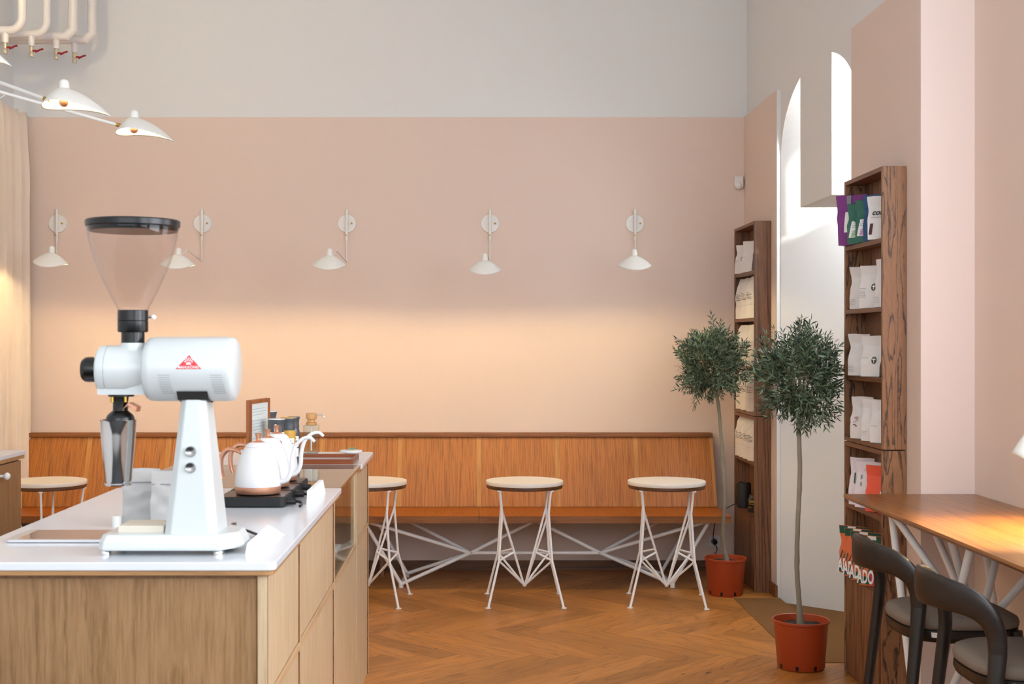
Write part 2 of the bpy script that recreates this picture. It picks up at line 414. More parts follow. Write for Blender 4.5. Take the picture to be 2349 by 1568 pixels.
# arched opening in right wall
A0, A1, AS, AH = 6.575, 8.195, 2.77, 0.43
AC, AW = (A0+A1)/2, (A1-A0)/2
OY0, OY1, OS, OH, XO = 6.62, 7.87, 2.86, 0.40, 2.62
OC, OW = (OY0+OY1)/2, (OY1-OY0)/2
def arch_wall():
    mb = MB(); N = 28
    inner = [(A0, -0.03)]+[(AC-AW*math.cos(PI*i/N), AS+AH*math.sin(PI*i/N)) for i in range(N+1)]+[(A1, -0.03)]
    outer = [(OY0, -0.03)]+[(OC-OW*math.cos(PI*i/N), OS+OH*math.sin(PI*i/N)) for i in range(N+1)]+[(OY1, -0.03)]
    mid = [(OY0, -0.03)]+[(OC-OW*math.cos(PI*i/N), AS+0.06+(AH)*math.sin(PI*i/N)) for i in range(N+1)]+[(OY1, -0.03)]
    Yn, Yf = 5.62, YB
    for (X, pr, c, w, s_, h_) in ((XR, inner, AC, AW, AS, AH), (XO+0.12, outer, OC, OW, OS, OH)):
        for i in range(1, N+1):
            a, b = pr[i], pr[i+1]
            quad(mb, (X, a[0], a[1]), (X, b[0], b[1]), (X, b[0], ZC), (X, a[0], ZC))
        quad(mb, (X, Yn, -0.05), (X, pr[0][0], -0.05), (X, pr[0][0], ZC), (X, Yn, ZC))
        quad(mb, (X, pr[-1][0], -0.05), (X, Yf, -0.05), (X, Yf, ZC), (X, pr[-1][0], ZC))
    for i in range(len(inner)-1):
        for (P, Q, Xa, Xb) in ((inner, mid, XR, 2.30), (mid, outer, 2.30, XO+0.12)):
            quad(mb, (Xa, P[i][0], P[i][1]), (Xb, Q[i][0], Q[i][1]), (Xb, Q[i+1][0], Q[i+1][1]), (Xa, P[i+1][0], P[i+1][1]))
    struct(mb, 'wall_right', 'white_wall', fix=False)
arch_wall()
# hanging bulkhead in the opening
mb = MB(); mb.box(XR+0.0005, 2.21, 7.05, 7.72, 2.393, 3.3); struct(mb, 'wall_right', 'white_wall')
# near niche wall and pier end
mb = MB(); mb.box(XN, XN+0.6, YF, 5.58, -0.05, ZC); struct(mb, 'wall_right', 'pink_wall')
mb = MB(); mb.box(XP, XN+0.6, 5.58, 5.62, -0.05, ZC); struct(mb, 'wall_right', 'pink_wall_lit')
mb = MB(); mb.box(XP, XR, 5.62, 6.60, -0.03, PZ); struct(mb, 'wall_right', 'pink_wall')
mb = MB(); mb.box(XP, XR, 8.21, YB-0.02, 0, PZ); struct(mb, 'wall_right', 'pink_wall')
mb = MB(); mb.box(XP-0.014, XP+0.002, 8.19, YB-0.036, 0, 0.075); struct(mb, 'baseboard_right', 'skirt')
mb = MB(); mb.box(XP+0.0005, XR, 8.2045, 8.2098, -0.03, PZ-0.0005); struct(mb, 'trim_1', 'white_wall')
mb = MB(); mb.box(XP+0.01, XN, YF, 5.58, -0.04, 0.0); struct(mb, 'floor', 'skirt')
# street door below the fanlight
mb = MB(); mb.box(XO, XO+0.05, OY0, OY1, -0.03, 2.50)
mb.box(XO-0.03, XO+0.08, OY0, OY1, 2.50, 2.58)
for i in range(2): mb.box(XO-0.012, XO, OY0+0.1+i*0.6, OY0+0.6+i*0.6, 0.2, 2.3)
d = struct(mb, 'door_1', 'door')
mb = MB(); mb.box(XO+0.02, XO+0.03, OY0, OY1, 2.58, 3.30); struct(mb, 'window_1', 'glass')
mb = MB(); mb.box(1.64, XP+0.01, 6.52, 8.163, 0.0003, 0.0028); tag(mb.build('doormat', 'mat'), 'golden brown coir doormat set in the floor at the doorway', 'doormat')

# ------------------------------------------------------------ bench
def bench():
    X0, X1 = -3.16, 1.680
    t = thing('wall_bench', 'long oak bench with panelled backrest and white tube legs along back wall', 'bench', (-0.74, 8.75, 0))
    yb, zb, yt, zt = 8.915, 0.477, 9.105, 0.94
    n = Vector((0, -(zt-zb), (yt-yb))).normalized()
    def bp(x, s, off): return Vector((x, yb+(yt-yb)*s, zb+(zt-zb)*s))+n*off
    def slab(mb, xa, xb, s0, s1, o0, o1):
        mb.hexa([bp(xa, s0, o1), bp(xb, s0, o1), bp(xb, s0, o0), bp(xa, s0, o0), bp(xa, s1, o1), bp(xb, s1, o1), bp(xb, s1, o0), bp(xa, s1, o0)])
    bx = [-2.648, -2.098, -1.562, -1.028, -0.49, 0.056, 0.598, 1.142]
    edges = [X0]+bx+[X1]
    for i in range(len(edges)-1):
        mb = MB(); a = edges[i]+(0.016 if i else 0.0); b = edges[i+1]-(0.016 if i < len(edges)-2 else 0.022)
        slab(mb, a, b, 0, 1, -0.015, 0.004); mb.build('backrest_panel', 'bench', t)
    for x in bx:
        mb = MB(); slab(mb, x-0.0155, x+0.0155, 0, 1, -0.015, 0.0025); mb.build('batten', 'batten', t)
    mb = MB(); slab(mb, X1-0.0215, X1, 0, 1, -0.03, 0.006); mb.build('batten', 'batten', t)
    mb = MB(); mb.box(X0, X1+0.001, 9.083, 9.19, 0.941, 0.968); mb.build('top_rail', 'bench_x', t, bevel=0.002)
    for (a, b) in ((X0, -1.58), (-1.578, 0.053), (0.055, X1)):
        mb = MB(); mb.box(a, b, 8.437, 8.95, 0.472, 0.4765, 0); mb.box(a, b, 8.437, 8.95, 0.431, 0.472, 1)
        mb.build('seat', ['bench_h', 'bench_x'], t)
    mb = MB(); mb.box(X1-0.05, X1-0.025, 8.97, 9.18, 0.0, 0.93); 
    for x in (-0.62, -2.9):
        m2 = MB(); m2.box(x, x+0.03, 8.93, 9.18, 0.0, 0.43); m2.build('support_panel', 'dark_z', t)
    r = 0.0125
    for c in (0.43, -2.02):
        yf, yk, ym = 8.53, 8.92, 8.72
        mb = MB(); zt_ = 0.432
        F1, F2 = c-0.885, c+0.885
        N1, N2 = Vector((c-0.432, ym, 0.195)), Vector((c+0.432, ym, 0.195))
        for sx, Fx, Nn in ((-1, F1, N1), (1, F2, N2)):
            ff, fb = Vector((Fx, yf, 0.022)), Vector((Fx+0.02*-sx, yk, 0.022))
            mb.tube([ff, Nn], r, 10); mb.tube([fb, Nn], r, 10); mb.tube([ff, fb], r, 10)
            mb.tube([ff, (c+sx*1.13, yf+0.02, zt_)], r, 10); mb.tube([fb, (c+sx*1.10, yk, zt_)], r, 10)
            mb.tube([Nn, (c+sx*1.115, yf, zt_)], r, 10); mb.tube([Nn, (c+sx*0.955, yk, zt_)], r, 10)
            mb.tube([Nn, (c-sx*0.04, ym, zt_)], r, 10)
            for q in (ff, fb): mb.cyl((q.x, q.y, 0), (q.x, q.y, 0.024), 0.016, n=14)
        mb.tube([N1, N2], r, 10)
        mb.build('leg_frame', 'white_metal', t, smooth=True)
    return t
bench()

# ------------------------------------------------------------ round tables
def make_table(label):
    t = thing('round_table', label, 'table', (0, 0, 0), 0, 'small round tables in front of the bench')
    mb = MB(); mb.lathe([(0, 0.722), (0.2375, 0.722), (0.239, 0.725), (0.239, 0.742), (0.2375, 0.745), (0, 0.745)], n=64); mb.build('tabletop', 'stone_top', t, smooth=True)
    mb = MB(); mb.lathe([(0, 0.700), (0.232, 0.700), (0.236, 0.704), (0.236, 0.7215), (0, 0.7215)], n=64); mb.build('wooden_disc', 'walnut', t, smooth=True)
    r = 0.0075
    for sx in (-1, 1):
        for sy in (-1, 1):
            def c(o, z): return Vector((sx*o, sy*o, z))
            mb = MB()
            mb.tube(catmull([c(0.155, 0.70), c(0.151, 0.67)], 1)+[c(0.141, 0.56), c(0.161, 0.274), c(0.226, 0.004)], r, 10)
            mb.cyl(c(0.155, 0.692), c(0.155, 0.7005), 0.016, n=14)
            q = c(0.228, 0); mb.cyl(q, q+Vector((0, 0, 0.004)), 0.017, n=16)
            C = Vector((sx*0.004, sy*0.004, 0.10)); B1 = c(0.141, 0.56); B2 = c(0.161, 0.274); Mm = B1.lerp(C, 0.54)
            mb.tube([B1, C], r*0.9, 8); mb.tube([B2, C], r*0.9, 8); mb.tube([B2, Mm], r*0.9, 8)
            mb.build('leg', 'white_metal', t, smooth=True)
    mb = MB(); mb.lathe([(0, 0.088), (0.012, 0.092), (0.014, 0.102), (0.008, 0.112), (0, 0.113)], n=16); mb.build('leg_joint', 'white_metal', t, smooth=True)
    return t
R = math.radians
t3 = make_table('round bistro table with pale stone top, the one alone at the middle of the bench')
t3.location = (0.332, 8.09, 0)
dup(t3, (1.209, 8.076, 0), R(-6), 'round bistro table standing nearest the two olive trees')
dup(t3, (-0.636, 8.10, 0), R(-6), 'round bistro table half hidden behind the far end of the counter')
dup(t3, (-2.62, 8.09, 0), R(-37), 'round bistro table at the far left beside the curtain')

# ------------------------------------------------------------ lamps
def shade_mb(beak=True):
    mb = MB(); n = 56; m = 16; rb, rt, w, rn = (0.082 if beak else 0.10), (0.196 if beak else 0.115), 0.118, 0.021
    vs = []; fs = []
    for j in range(m+1):
        t = j/m
        for k in range(n):
            th = 2*PI*k/n; a = th if th <= PI else 2*PI-th      # 0 = beak
            sg = 1 if th <= PI else -1
            if a <= PI/2:
                u = a/(PI/2)
                if beak: x = rt*(1-u)**1.0; y = w*(1-(x/rt)**1.75)
                else: x = rt*math.cos(a); y = w*math.sin(a)
            else:
                x = rb*math.cos(a); y = w*math.sin(a)
            ca = x/(rt if x > 0 else rb)
            Hh = 0.066+((0.044 if beak else 0.036)*ca*ca if x > 0 else (0.016 if beak else 0.010)*ca*ca)
            dirv = Vector((x, sg*y, 0)); d = dirv.length
            if d > 1e-6: dirv.normalize()
            r = rn+(d-rn)*t
            z = -Hh*(0.42*t+0.58*t*t)
            # blend towards a circle near the neck
            cth = Vector((math.cos(th), math.sin(th), 0)); bl = min(1, t*2.5)
            dd = (cth*(1-bl)+dirv*bl).normalized()
            vs.append((dd.x*r, dd.y*r, z))
    for j in range(m):
        for k in range(n):
            k2 = (k+1) % n; fs.append((j*n+k, (j+1)*n+k, (j+1)*n+k2, j*n+k2))
    mb.add(vs, fs); return mb
def mount_shade(parent, pos, rz, tiltx=0.0, tilty=0.0, s=1.0, beak=True):
    """shade with its knob and bulb; pos is relative to the parent's base, beak towards +X before rotation"""
    o = shade_mb(beak).build('lamp_shade', 'lamp_white', parent, smooth=60, local=True)
    sd = o.modifiers.new('skin', 'SOLIDIFY'); sd.thickness = 0.0016; sd.offset = -1
    o.location = pos; o.rotation_euler = (tiltx, tilty, rz); o.scale = (s, s, s)
    kz = 0.76 if beak else 1.0
    k = MB(); k.lathe([(0.0212, -0.004), (0.0205, 0.018*kz), (0.0195, 0.03*kz), (0.0165, 0.041*kz), (0.009, 0.048*kz), (0, 0.050*kz)], n=24)
    ko = k.build('shade_cap', 'lamp_white', o, smooth=60, local=True)
    g = [(0.0145*math.sin(R(20+160*q/8)), -0.040+0.0145*math.cos(R(20+160*q/8))) for q in range(9)]
    b = MB(); b.lathe(g, n=14); b.build('light_bulb', 'bulb', o, smooth=60, local=True)
    if beak:
        b = MB(); b.lathe([(0.0152, -0.044), (0.0185, -0.050), (0.0190, -0.058), (0.0150, -0.068), (0.008, -0.073), (0, -0.0745)], n=20); b.build('bulb_crown', 'copper', o, smooth=60, local=True)
    b = MB(); b.lathe([(0.011, -0.002), (0.011, -0.020), (0.006, -0.0265), (0, -0.0266)], n=16); b.build('bulb_socket', 'copper', o, smooth=40, local=True)
    return o
def wall_lamp(label, px, spx, spy, q, pyb, roll=0.0, rz=R(-90), D=0.85):
    Y = YB-0.02; x = XX(px, Y-0.03); z0 = 2.431; sp = W(spx, spy, Y-D)
    t = thing('wall_lamp', label, 'wall lamp', (x, Y, z0), 0, 'row of white wall lamps above the bench')
    mb = MB(); mb.cyl((x, Y, z0), (x, Y-0.012, z0), 0.064, 0.062, 48); mb.build('wall_plate', 'lamp_white', t, smooth=True)
    mb = MB(); mb.cyl((x, Y-0.03, z0+0.099), (x, Y-0.03, z0-0.085), 0.0095, n=18); mb.cyl((x, Y-0.012, z0), (x, Y-0.03, z0), 0.008, n=10); mb.build('stem', 'lamp_white', t, smooth=True)
    mb = MB(); mb.cyl((x+0.036, Y-0.012, z0), (x+0.036, Y-0.03, z0), 0.0035, n=8); mb.lathe([(0, -0.038), (0.006, -0.036), (0.0065, -0.030), (0.004, -0.028)], (x+0.036, Y, z0), 12, 'Y'); mb.build('switch_knob', 'brass', t, smooth=True)
    mb = MB(); mb.lathe([(0, -0.005), (0.0055, -0.004), (0.0055, 0.002), (0, 0.003)], (x-0.004, Y-0.041, z0-0.082), 12, 'Y'); mb.build('swivel_screw', 'brass', t, smooth=True)
    mb = MB(); mb.lathe([(0.009, 0.0), (0.0095, -0.02), (0.008, -0.034), (0.004, -0.042)], (x, Y-0.03, z0-0.088), 16); mb.build('swivel_joint', 'lamp_white', t, smooth=True)
    Q = W(q[0], q[1], Y-D+0.12); sg = 1 if Q.x > sp.x else -1
    pts = [(x, Y-0.03, z0-0.12), (x, Y-0.03, ZZ(pyb, Y-0.03)), Q, sp+Vector((sg*0.016, 0.016, 0.0))]
    mb = MB(); mb.tube(pts, 0.0042, 8); mb.build('arm', 'lamp_white', t, smooth=True)
    mount_shade(t, tuple(sp-Vector((x, Y, z0))), rz, roll, 0, 0.94, beak=False)
    return t
wall_lamp('white wall lamp nearest the curtain, seen left of the grinder hopper', 130, 118, 580, (125, 568), 584, R(-5))
wall_lamp('white wall lamp partly hidden behind the grinder hopper', 463, 409, 584, (429, 573), 600, R(-2))
wall_lamp('white wall lamp with zigzag arm right of the grinder hopper', 795, 756, 586, (772, 575), 600, R(-1))
wall_lamp('white wall lamp second from the door, hanging lowest of the row', 1124, 1112, 597, (1116, 583), 600)
wall_lamp('white wall lamp nearest the right corner and door', 1457, 1455, 587, (1457, 576), 590)

def ceiling_lamp():
    hx, hy = -2.6, 6.0
    t = thing('ceiling_lamp', 'white ceiling lamp with long arms and beak shaped shades, upper left', 'ceiling lamp', (hx, hy, ZC))
    mb = MB(); mb.cyl((hx, hy, ZC), (hx, hy, ZC-0.03), 0.07, n=32); mb.cyl((hx, hy, ZC-0.03), (hx, hy, 2.82), 0.010, n=14); mb.build('stem', 'lamp_white', t, smooth=True)
    specs = [((147, 203, 5.5), 0.0, (103, 228), 2.95, -0.10), ((308, 270, 6.45), 0.0, (270, 287), 2.87, -0.10), ((-100, 76, 4.7), 0.0, (-142, 93), 3.05, -0.12)]
    for (px, py, Y), rz, (ax, ay), hz, sd in specs:
        c = W(px, py, Y); e = W(ax+9, ay+2, Y)
        hub = Vector((hx, hy, hz))
        d_ = (e-hub).normalized(); m1 = e-d_*0.03
        mb = MB(); mb.tube([hub, m1], 0.0085, 12); mb.build('arm', 'lamp_white', t, smooth=True)
        mb = MB(); mb.tube([m1, e], 0.0095, 12); mb.build('arm_collar', 'brass', t, smooth=True)
        mb = MB(); mb.tube([e, c+Vector((-0.014, 0, -0.006))], 0.005, 8); mb.build('shade_joint', 'lamp_white', t, smooth=True)
        mount_shade(t, tuple(c-Vector((hx, hy, ZC))), rz, R(0), R(1.5), 1.04)
    # extra arm added above the frame to warm the left of the back wall
    c = Vector((-2.35, 7.0, 3.80)); mb = MB(); mb.tube([(hx, hy, 3.2), c-Vector((0, 0.03, 0))], 0.0085, 12); mb.build('arm', 'lamp_white', t, smooth=True)
    o = mount_shade(t, tuple(c-Vector((hx, hy, ZC))), R(75), 0, R(-50), 1.04, beak=False)
    for q in kids(o):
        if q.name.startswith('light_bulb'): q.data.materials[0] = M['bulb_fill']
    mb = MB(); mb.tube([W(-60, 262, 5.7), W(10, 219, 5.6)], 0.003, 6); mb.build('brace', 'lamp_white', t, smooth=True)
ceiling_lamp()
# lamp over the bar table at right edge
def bar_lamp():
    Y = 4.4; z = 1.36
    t = thing('wall_lamp', 'white lamp glowing over the wooden bar table at the right edge', 'wall lamp', (XN, Y, z+0.08))
    mb = MB(); mb.cyl((XN, Y, z+0.16), (XN-0.012, Y, z+0.16), 0.06, n=32); mb.build('wall_plate', 'lamp_white', t, smooth=True)
    mb = MB(); mb.tube([(XN-0.012, Y, z+0.16), (XN-0.05, Y, z+0.15), (XN-0.15, Y, z+0.085), (XN-0.188, Y, z+0.005)], 0.006, 8); mb.build('arm', 'lamp_white', t, smooth=True)
    o = mount_shade(t, (-0.194, 0, -0.09), R(-90), 0, 0, 1.10, beak=False); o.scale = (1.1, 1.1, 1.9)
    for c in kids(o):
        if c.name.startswith('light_bulb'): c.data.materials[0] = M['bulb_bar']
bar_lamp()

# ------------------------------------------------------------ pipes upper left
def pipe(label, px, pyb, r, Y, mitre, vx, vy):
    x = XX(px, Y); zb = ZZ(pyb, Y)
    t = thing('heating_pipe', label, 'pipe', (x, Y, zb), 0, 'white heating pipes high on the left')
    if mitre: pts = [(x, Y, ZC), (x, Y, zb+0.042), (x-0.042, Y, zb), (XL, Y, zb)]
    else:
        pts = [Vector((x, Y, ZC)), Vector((x, Y, zb+0.09))]
        pts += [Vector((x-0.08+0.08*math.cos(a), Y, zb+0.08-0.08*math.sin(a))) for a in [PI/2*i/8 for i in range(9)]]
        pts.append(Vector((XL, Y, zb)))
    mb = MB(); mb.tube(pts, r, 20); mb.build('pipe', 'pipe', t, smooth=(25 if mitre else 50))
    vxx = XX(vx, Y); zv = zb-r*0.6; zt = ZZ(vy, Y)
    mb = MB(); mb.cyl((vxx, Y, zv), (vxx, Y, zt), 0.021, 0.019, 16); mb.build('branch', 'pipe', t, smooth=True)
    mb = MB(); mb.lathe([(0.012, 0), (0.0135, -0.01), (0.0135, -0.035), (0.011, -0.037), (0.015, -0.045), (0.0155, -0.06), (0.013, -0.068), (0, -0.068)], (vxx, Y, zt), 16); v = mb.build('valve', 'nickel', t, smooth=True)
    mb = MB(); mb.tube([(vxx, Y, zt-0.03), (vxx+0.03, Y-0.01, zt-0.03)], 0.006, 8); mb.tube([(vxx+0.028, Y-0.01, zt-0.036), (vxx+0.045, Y-0.01, zt-0.032), (vxx+0.06, Y-0.01, zt-0.024), (vxx+0.078, Y-0.01, zt-0.020)], [0.009, 0.007, 0.006, 0.0065], 8); mb.build('lever', 'valve_red', v, smooth=True)
pipe('white heating pipe leftmost of the four, with rounded bend', 50, 70, 0.026, 8.05, False, 12, 98)
pipe('white heating pipe second from left, with rounded bend', 107, 78, 0.024, 8.3, False, 72, 106)
pipe('white heating pipe third from left, with cut mitred elbow', 167, 83, 0.032, 8.55, True, 129, 112)
pipe('white heating pipe rightmost of the four, with mitred elbow', 211, 91, 0.032, 8.8, True, 171, 121)

# ------------------------------------------------------------ curtain
def curtain():
    mb = MB(); ny, nz = 260, 26; y0, y1 = 6.9, 9.10; zt = 3.17
    vs = []; fs = []
    for j in range(nz+1):
        s = j/nz; z = 0.02+(zt-0.02)*s
        for i in range(ny+1):
            y = y0+(y1-y0)*i/ny; ph = (i/ny)*2*PI*15
            amp = 0.045*(0.8+0.25*math.sin(i*0.11))*(1-0.45*max(0, (s-0.86)/0.14))
            x = -3.085+amp*math.sin(ph+0.5*math.sin(s*2+i*0.05))+0.010*math.sin(3*ph+4*s)*(1 if s < 0.9 else 0.4)
            vs.append((x, y+0.012*math.sin(ph*2), z+(0.006*math.sin(ph*2) if j == nz else 0)))
    for j in range(nz):
        for i in range(ny):
            a = j*(ny+1)+i; fs.append((a, a+1, a+ny+2, a+ny+1))
    mb.add(vs, fs); o = mb.build('curtain', 'curtain', smooth=80)
    sd = o.modifiers.new('cloth', 'SOLIDIFY'); sd.thickness = 0.002
    tag(o, 'floor length beige pleated curtain on the left wall', 'curtain')
curtain()

# ------------------------------------------------------------ counter
XC1, XC0 = -0.468, -1.205
TOPZ = 1.097
def cabinet(name, label, y0, y1, vert, z_top, rails, front=False):
    t = thing(name, label, 'counter', ((XC0+XC1)/2, (y0+y1)/2, 0))
    mb = MB(); mb.box(XC0, XC1-0.016, y0+0.012, y1-0.002, 0.09, z_top); mb.build('carcass', 'counter_shaded', t)
    mb = MB(); mb.box(XC0+0.03, XC1-0.06, y0+0.04, y1, 0.0, 0.09); mb.build('plinth', 'black_matte', t)
    # panels between stiles on the customer side
    fr = MB(); g = 0.011
    for yv in vert: fr.box(XC1-0.016, XC1, yv-g, yv+g, 0.09, z_top)
    rl = MB()
    for (za, zb) in rails:
        for i in range(len(vert)-1): rl.box(XC1-0.016, XC1-0.0005, vert[i]+g, vert[i+1]-g, za, zb)
    fr.build('stile', 'counter_z', t, bevel=0.0015)
    ed = MB()
    for i in range(len(vert)):
        for e_ in (-g-0.004, g):
            if (i == 0 and e_ < 0) or (i == len(vert)-1 and e_ > 0): continue
            ed.box(XC1-0.016, XC1-0.001, vert[i]+e_, vert[i]+e_+0.004, 0.09, z_top)
    ed.build('edge_banding', 'skirt', t); rl.build('rail', 'counter_y', t, bevel=0.0015)
    zs = [0.09]+[q for r_ in rails for q in r_]+[z_top]
    bands = [(zs[i], zs[i+1]) for i in range(0, len(zs), 2)]
    for i in range(len(vert)-1):
        for (za, zb) in bands:
            if zb-za < 0.02: continue
            mb = MB(); mb.box(XC1-0.0155, XC1-0.005, vert[i]+g+0.004, vert[i+1]-g-0.004, za+0.003, zb-0.003); mb.build('door_panel', 'counter_z', t)
    if front:
        for xa, xb in ((XC1-0.022, XC1), (XC0, XC0+0.022)):
            mb = MB(); mb.box(xa, xb, y0-0.001, y0+0.014, 0.09, z_top); mb.build('corner_post', 'counter_z', t, bevel=0.001)
        mb = MB(); mb.box(XC0+0.024, XC1-0.026, y0+0.008, y0+0.012, 0.09, z_top-0.01); mb.build('end_panel', 'counter_shaded', t)
    return t
cabinet('counter_cabinet', 'oak counter cabinet under the near white worktop, facing the camera', 3.005, 4.505, [3.02, 3.60, 4.495], 1.0655, [(0.755, 0.777)], True)
cabinet('counter_cabinet', 'narrow oak counter cabinet at the far end beyond the glass case', 5.345, 5.985, [5.39, 5.975], 1.0655, [(0.755, 0.777), (1.05, 1.064)])
def rounded(x0, x1, y0, y1, r, n=6, corners=(1, 1, 1, 1)):
    out = []
    for (cx, cy, a0, on) in ((x1, y1, 0, corners[0]), (x0, y1, 90, corners[1]), (x0, y0, 180, corners[2]), (x1, y0, 270, corners[3])):
        if not on: out.append((cx, cy)); continue
        ox = cx-r if cx == x1 else cx+r; oy = cy-r if cy == y1 else cy+r
        for k in range(n+1):
            a = R(a0+90*k/n); out.append((ox+r*math.cos(a), oy+r*math.sin(a)))
    return out
def worktop(label, y0, y1, near):
    t = thing('worktop', label, 'worktop', (-0.83, (y0+y1)/2, 1.0655))
    mb = MB(); mb.prism(rounded(-1.222, -0.446, y0, y1, 0.022, corners=(0, 0, 1, 1) if near else (1, 1, 0, 0)), 1.0775, TOPZ); mb.build('stone_slab', 'stone', t, bevel=0.003)
    mb = MB(); mb.prism(rounded(-1.217, -0.452, y0+0.004, y1-0.0 if near else y1-0.004, 0.02, corners=(0, 0, 1, 1) if near else (1, 1, 0, 0)), 1.0657, 1.0774); mb.build('wood_edging', 'counter_x', t, bevel=0.002)
worktop('white stone worktop in the foreground carrying the grinder and kettles', 2.985, 4.508, True)
worktop('white stone worktop at the far end carrying the tray and pump bottle', 5.372, 5.995, False)
def glass_case():
    y0, y1 = 4.512, 5.368
    t = thing('display_case', 'empty glass display case built into the oak counter', 'display case', ((XC0+XC1)/2, (y0+y1)/2, 0))
    mb = MB(); mb.box(XC0, XC1-0.016, y0, 5.34, 0.09, 0.75); mb.build('carcass', 'counter_z', t)
    mb = MB(); mb.box(XC1-0.016, XC1, y0, 5.342, 0.09, 0.755); mb.build('lower_panel', 'counter_z', t)
    mb = MB(); mb.box(XC0, XC1, y0, 5.342, 0.755, 0.777); mb.build('case_floor', 'counter_y', t, bevel=0.0015)
    for xa in (XC1-0.02, XC0):
        mb = MB(); mb.box(xa, xa+0.02, 5.305, 5.342, 0.777, 1.083); mb.build('corner_post', 'counter_z', t, bevel=0.0015)
    for x in (XC1-0.009, XC0+0.004):
        mb = MB(); mb.box(x, x+0.005, y0+0.001, 5.304, 0.778, 1.084); mb.build('glass_pane', 'glass', t)
    mb = MB(); mb.box(-1.215, -0.450, y0, y1, 1.086, TOPZ); mb.build('glass_top', 'glass_top', t)
    mb = MB(); mb.box(XC0+0.03, XC1-0.03, y0+0.02, 5.29, 0.90, 0.906); mb.build('glass_shelf', 'glass', t)
glass_case()
# wavy white tray liner inside the case
mb = MB(); vs = []; fs = []
nx, ny = 12, 30
for j in range(ny+1):
    for i in range(nx+1):
        vs.append((-0.86+0.34*i/nx, 4.75+0.50*j/ny, 0.7785+0.006+0.006*math.sin(j*0.9)*(1 if i > 9 or i < 3 else 0.2)))
for j in range(ny):
    for i in range(nx):
        a = j*(nx+1)+i; fs.append((a, a+1, a+nx+2, a+nx+1))
mb.add(vs, fs); o = mb.build('tray_liner', 'paper', smooth=60); o.modifiers.new('p', 'SOLIDIFY').thickness = 0.002
tag(o, 'white paper liner with wavy edge lying inside the glass case', 'paper liner')
# back counter behind the barista
def back_counter():
    x1 = -2.09; y1 = 6.05
    t = thing('back_counter', 'oak cabinet with white stone top and round white knobs at left edge', 'counter', (-2.3, 5.0, 0))
    mb = MB(); mb.box(-2.75, x1, 4.2, y1-0.01, 0.0, 1.063); mb.build('carcass', 'counter_shaded', t)
    mb = MB(); mb.box(-2.77, x1+0.022, 4.18, y1+0.008, 1.063, 1.0785, 0); mb.build('wood_edging', 'counter_x', t)
    mb = MB(); mb.box(-2.78, x1+0.026, 4.18, y1+0.012, 1.0787, 1.0995); mb.build('stone_slab', 'stone', t, bevel=0.003)
    for (ya, yb) in ((4.22, 5.10), (5.12, 6.03)):
        mb = MB(); mb.box(x1, x1+0.016, ya, yb, 0.10, 1.055); dd = mb.build('door', 'counter_shaded', t, bevel=0.0015)
    for y in (5.76, 5.60):
        mb = MB(); mb.lathe([(0.0, 0.046), (0.010, 0.044), (0.0165, 0.036), (0.0175, 0.030), (0.013, 0.022), (0.007, 0.016), (0.007, 0.0)], (x1+0.016, y, ZZ(1092, 5.76)), 20, 'X'); mb.build('knob', 'dish', dd, smooth=True)
back_counter()

